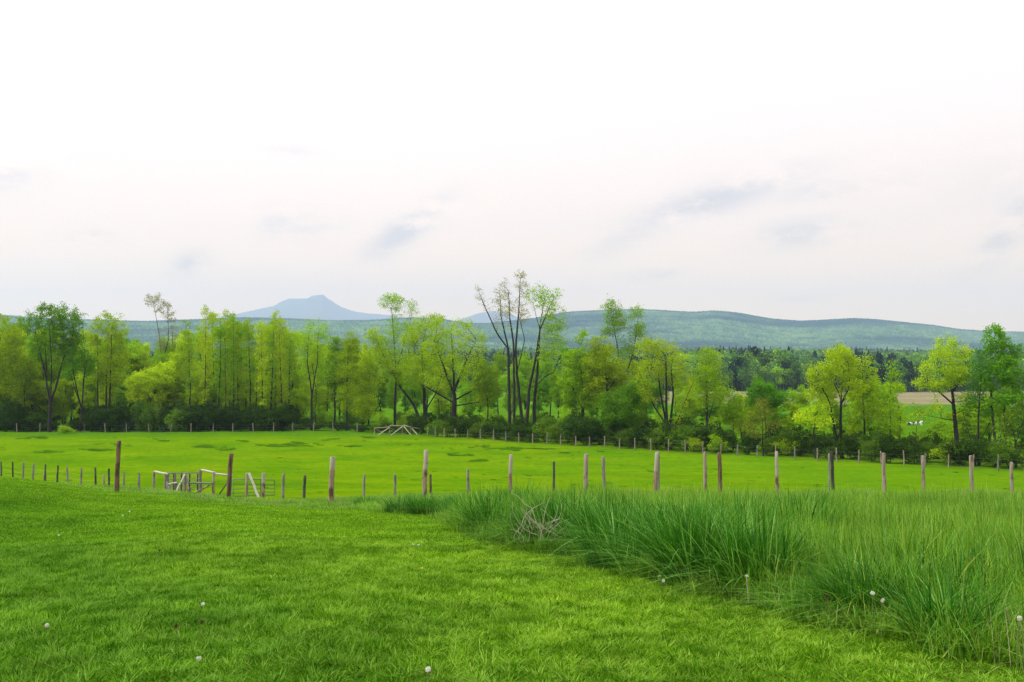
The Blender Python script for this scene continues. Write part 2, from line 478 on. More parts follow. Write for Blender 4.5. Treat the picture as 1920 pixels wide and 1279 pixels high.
def colonise(nodes, parent, att, step, kill, infl, r, iters=90, trop=.08):
    nodes = [np.array(p, float) for p in nodes]; parent = list(parent)
    P = np.array(nodes)
    dm = np.linalg.norm(att[:, None] - P[None], axis=2)
    near = dm.argmin(1); dist = dm.min(1)
    alive = np.ones(len(att), bool); grown = {}
    for it in range(iters):
        act = alive & (dist < infl)
        if not act.any(): break
        idx = near[act]; vec = att[act] - P[idx]
        vec /= np.linalg.norm(vec, axis=1)[:, None] + 1e-9
        un, inv = np.unique(idx, return_inverse=True)
        s = np.zeros((len(un), 3)); np.add.at(s, inv, vec)
        s += r.normal(size=s.shape) * .22; s[:, 2] += trop
        s /= np.linalg.norm(s, axis=1)[:, None] + 1e-9
        ok = np.array([grown.get(int(u), 0) < 4 for u in un])
        bad = np.where(act)[0][~ok[inv]]
        alive[bad] = False
        if not ok.any(): continue
        for u in un[ok]: grown[int(u)] = grown.get(int(u), 0) + 1
        new = P[un[ok]] + s[ok] * step
        base = len(P)
        P = np.vstack([P, new]); parent += list(un[ok])
        dm = np.linalg.norm(att[:, None] - new[None], axis=2)
        nn = dm.argmin(1); nd = dm.min(1)
        up = nd < dist
        near[up] = nn[up] + base; dist[up] = nd[up]
        alive &= dist > kill
        if len(P) > 6000: break
    return P, np.array(parent)

def branch_mesh(P, parent, trunk_r, tip_r=.012, expo=2.2):
    n = len(P); kids = [[] for _ in range(n)]
    for i, p in enumerate(parent):
        if p >= 0: kids[p].append(i)
    w = np.zeros(n)
    for i in range(n - 1, -1, -1):
        w[i] = w[i] if kids[i] else 1.0
        if w[i] == 0: w[i] = 1
        if parent[i] >= 0: w[parent[i]] += w[i]
    rad = w ** (1 / expo)
    rmax = rad.max()
    rad = tip_r + (trunk_r - tip_r) * ((rad - 1) / max(rmax - 1, .1)) ** .78
    zmax = P[:, 2].max(); rad = np.maximum(tip_r, rad * (1 - .78 * np.clip(P[:, 2] / zmax, 0, 1) ** .9))
    mb = MB()
    # chains: follow the thickest child
    start = [(i, None) for i in range(n) if parent[i] < 0]
    while start:
        s, fr = start.pop()
        ch = [s] if fr is None else [fr, s]
        cur = s
        while kids[cur]:
            ks = sorted(kids[cur], key=lambda k: -rad[k])
            for k in ks[1:]: start.append((k, cur))
            cur = ks[0]; ch.append(cur)
        if len(ch) < 2: continue
        pts = P[ch]; rr = rad[ch].copy()
        if fr is not None: rr[0] = rr[1]
        if rr.max() < .016 and len(ch) < 3: continue
        sides = 7 if rr.max() > .12 else (5 if rr.max() > .05 else 3)
        if fr is None and rr.max() > .08: rr[0] *= 1.35
        tube(mb, pts, rr, sides, caps=False)
    return mb, w, kids

def leaf_quads(mb, C, size, r, tint, flat=.0):
    n = len(C)
    a = r.normal(size=(n, 3)); a[:, 2] *= (1 - flat); a /= np.linalg.norm(a, axis=1)[:, None]
    b = r.normal(size=(n, 3)); b -= (b * a).sum(1)[:, None] * a; b /= np.linalg.norm(b, axis=1)[:, None]
    s = size * r.uniform(.6, 1.4, n)
    a = a * s[:, None] * .5; b = b * s[:, None] * .36
    V = np.stack([C - a, C + b - a * .1, C + a, C - b - a * .1], 1).reshape(-1, 3)
    Q = np.arange(n * 4).reshape(-1, 4)
    mb.add(V, Q, np.repeat(tint, 4))

def make_tree(name, base, stems, blobs, mat, seed, n_att=420, trunk_r=.25, leaf=.2, per=16, spread=.42,
              bark='bark', step=.42, kill=.48, trop=.08, gap=.0, leaf_low=None, bare_top=None):
    """base: world point. stems: polylines in local metres. blobs: local ellipsoids."""
    r = np.random.default_rng(seed)
    nodes = []; par = []
    for st in stems:
        pts = np.asarray(st, float)
        seg = np.linalg.norm(np.diff(pts, axis=0), axis=1); L = np.concatenate([[0], np.cumsum(seg)])
        m = max(3, int(L[-1] / step))
        s = np.linspace(0, L[-1], m)
        Pp = np.stack([np.interp(s, L, pts[:, k]) for k in range(3)], -1)
        wob = np.cumsum(r.normal(size=(m, 3)) * .05 * step, 0); wob[:, 2] = 0
        Pp += wob - wob[0]
        if nodes and Pp[0, 2] > .5:
            A_ = np.array(nodes); d2 = np.hypot(A_[:, 0] - Pp[0, 0], A_[:, 2] - Pp[0, 2])
            Pp += A_[int(d2.argmin())] - Pp[0]
        # attach to the nearest earlier node when the stem starts on one
        start_par = -1
        if nodes:
            d = np.linalg.norm(np.array(nodes) - Pp[0], axis=1)
            if d.min() < step * 1.5: start_par = int(d.argmin())
        for k in range(m):
            if k == 0 and start_par >= 0: continue
            par.append(start_par if (k == 0 or (k == 1 and start_par >= 0)) else len(nodes) - 1)
            nodes.append(Pp[k])
    att = in_blobs(blobs, n_att, r)
    P, parent = colonise(nodes, par, att, step, kill, 1e9, r, trop=trop)
    bm, rad, kids = branch_mesh(P, parent, trunk_r)
    root = empty(name, base)
    obj('trunk', bm.mesh('trunk', M[bark], True), root)
    # foliage: on thin twigs only, in clumps of uneven density
    twig = np.where(rad <= 4)[0]
    if leaf_low is not None: twig = twig[P[twig, 2] > leaf_low]
    C0 = P[twig]
    nz = fbm2(C0[:, 0] + .6 * C0[:, 1], C0[:, 2] + .45 * C0[:, 1], seed + 5, 2, 2.6)
    keepm = nz > np.quantile(nz, .2)
    C0 = C0[keepm]; nz = nz[keepm]
    dens = .5 + .5 * fbm2(C0[:, 0] * 1.0 + seed, C0[:, 2] * 1.0 + C0[:, 1], seed, 3, 1.1)
    dens = np.clip(.75 + .5 * (dens - .5) * 1.6, .2, 1.7)
    kc = np.clip((dens * per * 3.3).astype(int), 1, None)
    kc[r.random(len(kc)) < gap] = 0
    rep = np.repeat(np.arange(len(C0)), kc)
    C = C0[rep] + r.normal(size=(len(rep), 3)) * np.array([spread, spread, spread * .7]) * .8
    cl = np.clip(.5 + .35 * nz + .25 * r.normal(size=len(C0)), 0, 1)
    t = np.clip(.55 * cl[rep] + .45 * r.random(len(rep)), 0, 1)
    mb = MB(); leaf_quads(mb, C, leaf * 1.15, r, t)
    obj('crown', mb.mesh('crown', M[mat]), root)
    return root, len(C)

def copy_tree(o, loc, rz, sc, name=None):
    c = o.copy(); COL.objects.link(c)
    c.location = tuple(float(v) for v in loc); c.rotation_euler = (0, 0, rz); c.scale = sc
    for ch in [x for x in bpy.data.objects if x.parent == o]:
        d = ch.copy(); COL.objects.link(d); d.parent = c
    return c

_leaves = [0]
def hero(label, D, bx, stems, blobs, mat, seed, depth=1.0, cat='tree', group=None, name='broadleaf_tree', scale_att=1.0, **kw):
    """stems and blobs are given where they stand at distance D; converted to metres round the base."""
    b = gnd(bx, D)
    def loc(X, Y, dy=0.0):
        p = W(X, Y, D); return np.array([p[0] - b[0], dy, p[2] - b[2]])
    m = D / F
    r = np.random.default_rng(seed + 99)
    st = []
    for s in stems:
        pl = []
        off = r.normal() * 1.0
        for k, pt in enumerate(s):
            q = loc(pt[0], pt[1])
            if pt[1] is None: q = np.zeros(3)
            fr = k / max(1, len(s) - 1)
            q[1] = off * fr * 1.2 if len(stems) > 1 else 0
            pl.append(q)
        if s[0][0] == bx and s[0][1] >= 770 and not kw.get('nobase'): pl[0] = np.array([0, 0, -.15])
        st.append(pl)
    bl = []
    for c in blobs:
        q = loc(c[0], c[1])
        rx, rz = c[2] * m * 1.12, c[3] * m * 1.08
        ry = min(rx * 1.1, 4.0) * depth
        bl.append((q[0], q[2], rx, rz, r.normal() * ry * .25, max(ry, .6)))
    vol = sum((x[2] * x[3] * x[5]) ** (2 / 3.) for x in bl)
    n_att = int(np.clip(vol * 34 * scale_att, 120, 1100))
    kw.pop('nobase', None)
    kw.setdefault('n_att', n_att)
    root, n = make_tree(name, b, st, bl, mat, seed, **kw)
    _leaves[0] += n
    tag(root, label, cat, group)
    return root

BT = 'trees along the back fence'
# --- left part of the row
hero('bright yellow-green tree cut by the left edge of the photo', 168, -8, [[(-8, 800), (0, 640)]], [(-10, 650, 40, 60), (8, 700, 32, 40), (20, 640, 22, 30)], 'yg', 1, group=BT, per=9)
hero('dark green vase-shaped elm with a forked trunk, near the left edge', 164, 95,
     [[(95, 808), (97, 760), (88, 690), (72, 620)], [(97, 760), (106, 680), (108, 610)], [(97, 762), (115, 690), (140, 620)], [(92, 720), (84, 640)]],
     [(62, 605, 17, 22), (84, 595, 20, 24), (108, 598, 24, 28), (132, 602, 20, 26), (144, 625, 13, 24), (122, 640, 22, 28), (90, 630, 18, 24), (60, 625, 10, 14), (74, 655, 14, 26), (124, 668, 18, 26), (100, 640, 16, 30)],
     'g', 2, group=BT, trunk_r=.32, per=15, trop=.35, spread=.36, leaf=.17, scale_att=1.25)
hero('small airy yellow-green tree between the left edge and the vase-shaped elm', 172, 47, [[(47, 808), (47, 690)]], [(47, 735, 26, 28), (47, 695, 20, 34)], 'yg', 3, group=BT, trunk_r=.14, per=14)
hero('low fan of dark leaning stems just right of the elm', 168, 152, [[(152, 808), (150, 770), (124, 700)], [(150, 772), (140, 690)], [(150, 775), (152, 680)], [(152, 778), (165, 690)]],
     [(130, 690, 16, 24), (150, 670, 18, 30), (166, 685, 14, 26)], 'g', 4, group=BT, trunk_r=.26, per=10, trop=.25)
hero('tall thin yellow-green poplar with three straight stems, right of the elm', 170, 198,
     [[(183, 808), (184, 700), (182, 610)], [(198, 808), (199, 700), (199, 605)], [(206, 808), (209, 730), (216, 610)]],
     [(178, 640, 12, 44), (196, 620, 15, 38), (217, 628, 18, 40), (185, 700, 14, 30), (207, 690, 20, 36), (228, 680, 12, 38)], 'yg', 5, group=BT, trunk_r=.2, per=12, trop=.3, leaf=.18)
hero('round yellow-green tree right of the three-stemmed poplar', 186, 248, [[(248, 800), (250, 690)]], [(248, 700, 26, 42), (262, 690, 18, 34)], 'yg', 6, group=BT, per=18)
hero('tall half-bare pale tree rising above the left woods', 186, 302,
     [[(300, 800), (304, 680), (298, 620), (288, 570)], [(304, 690), (316, 640), (316, 590)], [(318, 800), (318, 700), (322, 620)]],
     [(288, 563, 15, 15), (304, 572, 12, 16), (318, 586, 15, 18), (322, 625, 12, 30), (306, 640, 10, 30), (328, 650, 7, 26)], 'pale', 7, group=BT, trunk_r=.2, per=6, leaf=.15, trop=.3, spread=.3)
hero('bright yellow bushy tree below the half-bare pale tree', 176, 290, [[(290, 806), (290, 730)]], [(285, 728, 34, 36), (312, 705, 22, 30), (262, 740, 20, 30)], 'yl', 8, group=BT, per=20)
hero('bushy yellow-green tree left of the poplar grove', 178, 335, [[(335, 806), (336, 700)]], [(336, 710, 20, 55), (345, 660, 16, 40), (325, 745, 22, 25)], 'yg', 9, group=BT, per=18)

def ordinal(n):
    o = ['zeroth', 'first', 'second', 'third', 'fourth', 'fifth', 'sixth', 'seventh', 'eighth', 'ninth', 'tenth', 'eleventh', 'twelfth', 'thirteenth',
         'fourteenth', 'fifteenth', 'sixteenth', 'seventeenth', 'eighteenth', 'nineteenth']
    if n < 20: return o[n]
    tens = {2: 'twent', 3: 'thirt', 4: 'fort', 5: 'fift', 6: 'sixt', 7: 'sevent', 8: 'eight', 9: 'ninet'}
    t, u = divmod(n, 10)
    full = {2: 'twenty', 3: 'thirty', 4: 'forty', 5: 'fifty', 6: 'sixty', 7: 'seventy', 8: 'eighty', 9: 'ninety'}
    if t >= 10: return str(n) + 'th'
    return tens[t] + 'ieth' if u == 0 else full[t] + '-' + o[u]

grove = [(358, 603, 12), (384, 577, 13), (402, 586, 11), (411, 600, 9), (424, 582, 12), (431, 596, 10), (438, 590, 11), (449, 604, 11), (460, 600, 10),
         (470, 598, 12), (481, 606, 10), (493, 602, 12), (508, 600, 11), (517, 586, 11), (530, 596, 12), (541, 625, 12)]
for k, (gx, top, rx) in enumerate(grove):
    D = 166 + (k * 37 % 11) * 1.3
    lean = ((k * 53) % 7 - 3) * 2.0
    top_x = gx + lean
    hero('slender poplar, %s stem from the left in the dense grove' % ordinal(k + 1), D, gx,
         [[(gx, 808), (gx + lean * .3, 720), (top_x, top + 18)]],
         [(top_x, top + 20, rx * 1.0, 24), (gx + lean * .8, top + 62, rx * 1.05, 36), (gx + lean * .4, top + 110, rx, 36), (gx + lean * .1, 735, rx * .8, 30)],
         'ygd' if k % 3 else 'gy', 40 + k, group='slender poplars of the grove', trunk_r=.15 + .05 * ((k * 7) % 3 == 0), per=8 + (k % 4), trop=.35, leaf=.16, spread=.3, scale_att=1.15, name='poplar_tree')

hero('sparse two-stemmed green tree standing alone right of the poplar grove', 165, 586,
     [[(584, 808), (584, 740), (577, 680), (580, 620)], [(584, 745), (596, 680), (600, 625)], [(590, 808), (592, 700)]],
     [(573, 650, 16, 34), (585, 622, 18, 24), (603, 640, 16, 38), (570, 690, 12, 26), (605, 690, 12, 28)], 'gy', 60, group=BT, trunk_r=.22, per=8, trop=.3, leaf=.16)
hero('leafy tree with one dark trunk, first right of the sparse two-stemmed tree', 182, 628, [[(627, 800), (629, 690), (634, 650)]], [(634, 662, 17, 32), (622, 700, 17, 30), (640, 710, 14, 30)], 'gy', 61, group=BT, trunk_r=.2, per=15)
hero('slim yellow-green tree with lichen-pale trunk, left of the tall two-headed tree', 162, 651, [[(650, 810), (651, 700), (655, 650)]], [(656, 650, 16, 28), (652, 695, 20, 36), (650, 745, 16, 28)], 'yg', 62, group=BT, trunk_r=.17, per=12)
hero('bright yellow-green tree just left of the tall two-headed tree', 166, 691, [[(691, 810), (691, 720), (693, 670)]], [(692, 672, 15, 28), (690, 712, 26, 32), (688, 760, 22, 26)], 'yg', 63, group=BT, trunk_r=.16, per=14)
hero('tall two-headed tree with round tufts above the skyline, left of centre', 168, 741,
     [[(741, 806), (742, 720), (737, 640), (733, 580)], [(742, 700), (760, 640), (771, 590)], [(741, 690), (722, 640)]],
     [(732, 566, 21, 18), (771, 579, 14, 17), (742, 610, 20, 22), (722, 640, 20, 24), (758, 625, 18, 22), (740, 670, 26, 26), (776, 620, 10, 18)], 'gy', 64, group=BT, trunk_r=.24, per=9, trop=.18, leaf=.16, gap=.15)
hero('big olive tree with a long limb sloping down from the left', 156, 797,
     [[(797, 808), (797, 775), (794, 720), (790, 660)], [(797, 785), (775, 758), (745, 720), (718, 670), (700, 630)], [(796, 770), (815, 740), (830, 700)], [(796, 740), (775, 690)], [(745, 722), (730, 690)]],
     [(700, 632, 15, 18), (716, 662, 20, 24), (735, 690, 20, 22), (776, 640, 22, 30), (795, 625, 24, 34), (815, 655, 20, 36), (778, 690, 28, 28), (812, 605, 18, 18)], 'ol', 65, group=BT, trunk_r=.42, per=11, leaf=.17, scale_att=1.1)
hero('wide spreading olive tree with a short thick trunk and fan of dark limbs', 152, 850,
     [[(850, 812), (851, 760), (850, 720), (845, 640)], [(850, 742), (830, 690), (812, 640)], [(850, 738), (875, 680), (895, 640)], [(850, 758), (810, 735), (785, 720)], [(851, 752), (890, 730), (915, 700)], [(851, 760), (900, 752)]],
     [(820, 607, 20, 16), (838, 625, 24, 24), (868, 622, 28, 24), (893, 650, 22, 30), (815, 660, 24, 26), (850, 665, 34, 30), (885, 690, 30, 28), (905, 725, 18, 20), (815, 712, 26, 20), (905, 755, 16, 8)],
     'ol', 66, group=BT, trunk_r=.50, per=9, leaf=.16, scale_att=1.25, gap=.1)
hero('small yellow-green tree between the spreading olive tree and the tallest tree', 150, 914, [[(914, 815), (914, 730), (908, 700)]], [(908, 705, 22, 30), (916, 735, 22, 24), (898, 720, 12, 22)], 'gy', 67, group=BT, trunk_r=.13, per=12)
hero('tallest tree of the row, half-bare with pale feathery top', 146, 960,
     [[(955, 815), (954, 720), (952, 650), (940, 590), (938, 540)], [(953, 655), (930, 620), (908, 575), (897, 548)], [(964, 815), (963, 720), (962, 650), (955, 590), (952, 545)],
      [(984, 815), (975, 740), (968, 660), (974, 590), (977, 525)], [(970, 700), (985, 640), (975, 600)]],
     [(897, 552, 11, 18), (908, 570, 9, 12), (940, 560, 17, 26), (946, 540, 10, 20), (960, 575, 14, 24), (976, 526, 12, 20), (984, 545, 9, 22), (982, 590, 10, 20), (940, 600, 16, 20)],
     'pale', 68, group=BT, trunk_r=.30, per=6, leaf=.14, trop=.4, spread=.3, gap=.25, leaf_low=8, scale_att=1.3, step=.4, kill=.42)
hero('tall tree with green tufted crown and two dark trunks, right of the tallest tree', 144, 992,
     [[(986, 815), (992, 730), (1003, 680), (1012, 620), (1000, 575)], [(1003, 815), (1004, 740), (1012, 660), (1014, 610), (1022, 555)], [(1013, 620), (1030, 580), (1046, 550)], [(1003, 725), (1022, 705), (1036, 700)], [(1003, 735), (1030, 755)]],
     [(1000, 556, 13, 14), (1016, 552, 16, 18), (1030, 572, 18, 20), (1046, 548, 5, 7), (1052, 600, 13, 22), (1034, 612, 20, 24), (1044, 650, 20, 26), (1024, 660, 16, 20), (1038, 697, 8, 6), (988, 560, 7, 8)],
     'gy', 69, group=BT, trunk_r=.30, per=9, leaf=.16, trop=.2, gap=.1)
hero('green tree with pointed top, first right of the two tall trees', 142, 1092, [[(1094, 820), (1092, 720), (1090, 660)], [(1093, 770), (1070, 720)], [(1093, 760), (1110, 710)]],
     [(1090, 645, 12, 24), (1078, 680, 24, 28), (1098, 700, 26, 34), (1068, 720, 22, 30), (1108, 745, 20, 26)], 'gy', 70, group=BT, trunk_r=.3, per=13, scale_att=1.1)
hero('yellow-olive round-topped tree left of the sparse tall pair', 140, 1136, [[(1138, 820), (1138, 740), (1135, 680)], [(1138, 745), (1115, 700)], [(1138, 735), (1160, 700)]],
     [(1130, 652, 24, 22), (1118, 680, 22, 26), (1145, 690, 26, 30), (1160, 715, 20, 24), (1120, 725, 22, 26)], 'ol', 71, group=BT, trunk_r=.3, per=12, scale_att=1.1)
hero('tall sparse tree whose round tops stand against the wooded hill', 150, 1170,
     [[(1172, 820), (1170, 740), (1160, 650), (1148, 590)], [(1170, 720), (1190, 660), (1198, 600)]],
     [(1146, 578, 18, 18), (1160, 605, 20, 20), (1142, 615, 12, 18), (1196, 588, 13, 17), (1194, 620, 18, 22), (1208, 640, 14, 18), (1175, 650, 18, 20)], 'gy', 72, group=BT, trunk_r=.22, per=10, leaf=.16, trop=.25)
hero('dense fresh green low tree in front of the olive trees', 130, 1165, [[(1165, 826), (1165, 780)]], [(1160, 765, 34, 30), (1182, 745, 24, 24), (1140, 760, 20, 26), (1170, 795, 30, 20)], 'g', 73, group=BT, trunk_r=.15, per=24, leaf=.18)
hero('oak-like tree with bronze-gold crown and stems fanning from the ground', 128, 1250,
     [[(1250, 835), (1249, 795), (1222, 755), (1208, 720)], [(1249, 795), (1240, 740), (1236, 690)], [(1250, 797), (1262, 740), (1258, 690)], [(1250, 800), (1280, 755), (1292, 720)], [(1250, 790), (1250, 720), (1248, 670)]],
     [(1214, 652, 24, 15), (1248, 655, 24, 18), (1268, 675, 16, 18), (1230, 685, 26, 20), (1205, 700, 18, 24), (1255, 705, 24, 18), (1288, 708, 12, 18), (1212, 735, 12, 16)], 'ol', 74, group=BT, trunk_r=.34, per=11, leaf=.16, scale_att=1.1)
hero('upright green tree with straight dark trunk and rounded tip, right of the oak-like tree', 122, 1325,
     [[(1325, 845), (1326, 760), (1326, 670)], [(1327, 800), (1345, 740)], [(1326, 740), (1305, 700)]],
     [(1327, 668, 19, 22), (1328, 700, 28, 24), (1306, 712, 18, 18), (1345, 730, 20, 24), (1320, 745, 20, 20), (1360, 715, 8, 14)], 'gy', 75, group=BT, trunk_r=.22, per=11, leaf=.16)
hero('small slim light green tree right of the upright green tree', 124, 1374, [[(1374, 842), (1374, 780), (1374, 745)]], [(1374, 752, 18, 20), (1380, 785, 20, 20), (1362, 775, 14, 22)], 'gy', 76, group=BT, trunk_r=.1, per=14)
hero('round deep green tree behind the small bronze tree', 135, 1436, [[(1436, 835), (1436, 760)]], [(1430, 728, 22, 17), (1446, 745, 26, 16), (1416, 745, 16, 16)], 'g', 77, group=BT, trunk_r=.15, per=26, leaf=.18)
hero('small tree with bronze-tinged young leaves left of the golden maple', 115, 1430, [[(1430, 850), (1430, 790)]], [(1428, 768, 16, 20), (1440, 790, 20, 16), (1412, 800, 18, 16)], 'br', 78, group=BT, trunk_r=.1, per=12, leaf=.15)
hero('golden-green maple with forked dark trunk, the widest crown right of centre', 112, 1577,
     [[(1577, 860), (1577, 800), (1576, 755), (1580, 690)], [(1577, 790), (1550, 745), (1528, 715)], [(1577, 785), (1605, 772), (1620, 760)], [(1576, 758), (1592, 720), (1590, 680)], [(1577, 752), (1560, 700)]],
     [(1568, 662, 24, 18), (1590, 685, 24, 26), (1556, 690, 24, 22), (1532, 705, 22, 20), (1525, 735, 16, 14), (1596, 722, 22, 22), (1560, 735, 20, 16), (1570, 650, 14, 8)],
     'yl', 79, group=BT, trunk_r=.24, per=11, leaf=.14, step=.34, kill=.36, spread=.3, scale_att=1.5)
hero('olive-green tree merging with the right side of the golden maple', 113, 1620, [[(1620, 862), (1620, 760), (1618, 690)]], [(1622, 690, 14, 24), (1632, 720, 18, 28), (1612, 745, 18, 26), (1630, 765, 20, 24)], 'ol', 80, group=BT, trunk_r=.15, per=14, leaf=.14, step=.34, kill=.36, spread=.3)
hero('low yellow shrubby tree at the foot of the golden maple, left side', 111, 1515, [[(1530, 860), (1525, 810)]], [(1510, 782, 22, 14), (1535, 790, 24, 16), (1545, 765, 16, 16)], 'yl', 81, group=BT, trunk_r=.1, per=16, leaf=.14, nobase=True)
hero('narrow column-shaped light green tree right of the golden maple', 110, 1668, [[(1670, 864), (1670, 760), (1673, 690)]], [(1674, 692, 9, 20), (1672, 722, 12, 24), (1668, 760, 14, 26), (1664, 795, 14, 24)], 'gy', 82, group=BT, trunk_r=.09, per=12, leaf=.14, trop=.3, nobase=True, step=.34, kill=.36)
hero('spindly leaning sapling in front of the gap with the cows', 106, 1714, [[(1714, 868), (1716, 800), (1722, 765)], [(1717, 795), (1735, 760)]], [(1712, 758, 9, 8), (1726, 775, 14, 8), (1738, 790, 9, 9), (1716, 812, 8, 8), (1710, 795, 8, 8)], 'ol', 83, group=BT, trunk_r=.06, per=7, leaf=.12, nobase=True)
hero('big rounded olive tree with thick trunk and a long low limb reaching left', 105, 1795,
     [[(1795, 876), (1794, 800), (1792, 740), (1792, 690)], [(1794, 788), (1770, 784), (1740, 778), (1716, 778)], [(1793, 760), (1765, 730), (1745, 705)], [(1792, 730), (1775, 690), (1765, 665)], [(1792, 735), (1812, 700), (1815, 670)], [(1770, 784), (1752, 765)], [(1794, 775), (1815, 755)]],
     [(1782, 645, 24, 18), (1762, 665, 22, 18), (1802, 665, 22, 22), (1745, 690, 20, 16), (1780, 690, 26, 20), (1735, 722, 20, 11), (1720, 715, 10, 10), (1760, 720, 22, 14), (1808, 705, 20, 24), (1752, 760, 9, 6), (1815, 745, 14, 14)],
     'ol', 84, group=BT, trunk_r=.30, per=9, leaf=.13, step=.32, kill=.34, spread=.28, scale_att=1.7)
hero('slim green tree with low forked limbs between the big olive tree and the right edge', 103, 1833,
     [[(1833, 878), (1834, 800), (1835, 700)], [(1833, 832), (1815, 770)], [(1834, 835), (1862, 775)]],
     [(1836, 665, 12, 20), (1832, 700, 16, 26), (1838, 745, 18, 24), (1818, 765, 12, 16), (1858, 770, 12, 16)], 'g', 85, group=BT, trunk_r=.15, per=11, leaf=.14, trop=.25, step=.34, kill=.36)
hero('tall fresh green tree with broken upright crown at the right edge', 102, 1866,
     [[(1866, 880), (1866, 780), (1868, 700), (1862, 640)], [(1867, 700), (1885, 650), (1890, 620)], [(1866, 790), (1890, 758), (1905, 745)]],
     [(1864, 622, 15, 15), (1878, 640, 14, 20), (1858, 650, 10, 18), (1898, 660, 14, 18), (1880, 690, 26, 24), (1856, 710, 16, 22), (1900, 715, 18, 24), (1880, 745, 24, 14), (1905, 745, 14, 12)],
     'g', 86, group=BT, trunk_r=.19, per=12, leaf=.17, step=.34, kill=.36, spread=.28, scale_att=1.3)
hero('thin brownish shrubby tree cut by the right edge', 100, 1905, [[(1905, 880), (1902, 820), (1890, 790)], [(1903, 830), (1915, 780)]], [(1895, 790, 18, 22), (1915, 780, 18, 26), (1885, 820, 16, 16)], 'sh', 87, group=BT, trunk_r=.12, per=14, leaf=.13, nobase=True)
print('hero leaves', _leaves[0])

# --- trees of the wood behind: a few prototypes, copied with their parts
def proto(seed, h, w, mat, stems=1, **kw):
    r = np.random.default_rng(seed)
    st = [[(0, 0, 0), (r.normal() * .3, r.normal() * .3, h * .45), (r.normal() * .5, 0, h * .75)]]
    for s in range(stems - 1):
        a = r.uniform(0, 2 * pi); st.append([(0, 0, h * .15), (cos(a) * w * .3, sin(a) * w * .3, h * .6)])
    bl = []
    for k in range(7):
        a = r.uniform(0, 2 * pi); q = r.uniform(0, .55)
        z = h * r.uniform(.25, .84)
        bl.append((cos(a) * q * w, z, w * r.uniform(.45, .65), h * .14, sin(a) * q * w, w * .55))
    bl.append((0, h * .88, w * .4, h * .12, 0, w * .4))
    kw.setdefault('n_att', 420)
    return make_tree('woodland_tree', (0, 0, 0), st, bl, mat, seed, **kw)[0]

protos = [proto(201, 17, 4.2, 'yg', per=15), proto(202, 19, 3.6, 'gy', 2, per=15, trop=.2), proto(203, 15, 4.6, 'yl', 2, per=16),
          proto(204, 18, 4.4, 'g', 2, per=16), proto(205, 20, 3.0, 'ygd', per=13, trop=.3), proto(206, 16, 4.6, 'gy', 3, per=16)]
used = [False] * len(protos)
words = ['bright yellow-green', 'light green', 'golden-green', 'deep green', 'slim yellow-green', 'soft green']
backs = []
r_ = np.random.default_rng(5)
for k in range(46):     # the wood at left
    X = -60 + k * 16.5 + r_.uniform(-6, 6); D = r_.uniform(178, 196) if k % 2 else r_.uniform(198, 235)
    top = np.interp(X, [-60, 20, 150, 240, 280, 345, 420, 540, 570, 620, 700], [584, 590, 598, 612, 634, 612, 588, 592, 618, 622, 640]) + r_.uniform(0, 26) + (12 if k % 2 else 0)
    backs.append((X, D, top, int(r_.choice([0, 0, 1, 2, 4, 5, 3, 4]))))
for X, D, top, pk in [(760, 210, 668, 3), (800, 222, 650, 5), (845, 215, 660, 1), (900, 200, 668, 3), (935, 222, 655, 1), (985, 205, 660, 5), (1030, 190, 668, 1), (1062, 200, 648, 3),
                      (1120, 185, 655, 5), (1180, 180, 668, 0), (1210, 186, 672, 3), (1300, 170, 712, 5), (1350, 160, 752, 1), (1395, 150, 748, 5), (1460, 145, 762, 3), (1490, 150, 757, 1), (1545, 135, 735, 1), (1650, 135, 735, 3)]:
    backs.append((X, D, top, pk))
for k in range(30):
    backs.append((-50 + k * 21 + r_.uniform(-8, 8), r_.uniform(174, 182), np.interp(k, [0, 10, 20, 29], [690, 700, 690, 720]) + r_.uniform(-12, 30), int(r_.choice([0, 1, 2, 5, 0]))))
for X, D, top, pk in [(610, 200, 655, 5), (660, 205, 650, 1), (715, 200, 668, 3), (740, 190, 700, 1), (780, 196, 672, 5), (825, 198, 680, 0), (872, 196, 676, 1), (880, 185, 716, 5), (920, 184, 704, 3), (958, 190, 690, 5), (1010, 186, 684, 3),
                      (1045, 178, 690, 1), (1080, 172, 680, 5), (1110, 166, 700, 3), (1150, 172, 690, 1), (1200, 168, 700, 5), (1235, 170, 688, 3), (1268, 165, 706, 1), (1290, 158, 728, 5), (1325, 158, 735, 3), (1345, 160, 716, 1), (1390, 140, 738, 0),
                      (1412, 150, 752, 5), (1450, 136, 742, 1), (1478, 134, 752, 0), (1500, 140, 738, 1), (1525, 128, 752, 5), (1560, 130, 745, 1), (1598, 130, 725, 0), (1632, 126, 738, 5), (1655, 122, 728, 1), (1640, 134, 706, 5), (1684, 128, 712, 0), (1604, 140, 690, 3), (1500, 150, 722, 5), (1765, 124, 788, 1), (1782, 118, 770, 0), (1815, 120, 752, 5), (1850, 116, 745, 1), (1885, 118, 720, 5), (1915, 116, 730, 3)]:
    backs.append((X, D, top, pk))
backs.sort()
cnt = {}
for X, D, top, pk in backs:
    cnt[pk] = cnt.get(pk, 0) + 1
    b = gnd(X, D); h = W(X, top, D)[2] - b[2]
    hp = [17, 19, 15, 18, 20, 16][pk]
    s = h / hp; sw = min(max(s, .55), 1.15) * r_.uniform(.85, 1.15)
    rz = r_.uniform(0, 2 * pi)
    if not used[pk]:
        o = protos[pk]; o.location = tuple(b); o.rotation_euler = (0, 0, rz); o.scale = (sw, sw, s); used[pk] = True
    else: o = copy_tree(protos[pk], b, rz, (sw, sw, s))
    tag(o, '%s %s tree from the left in the wood behind the front row' % (ordinal(cnt[pk]), words[pk]), 'tree', 'trees of the wood behind the fence')

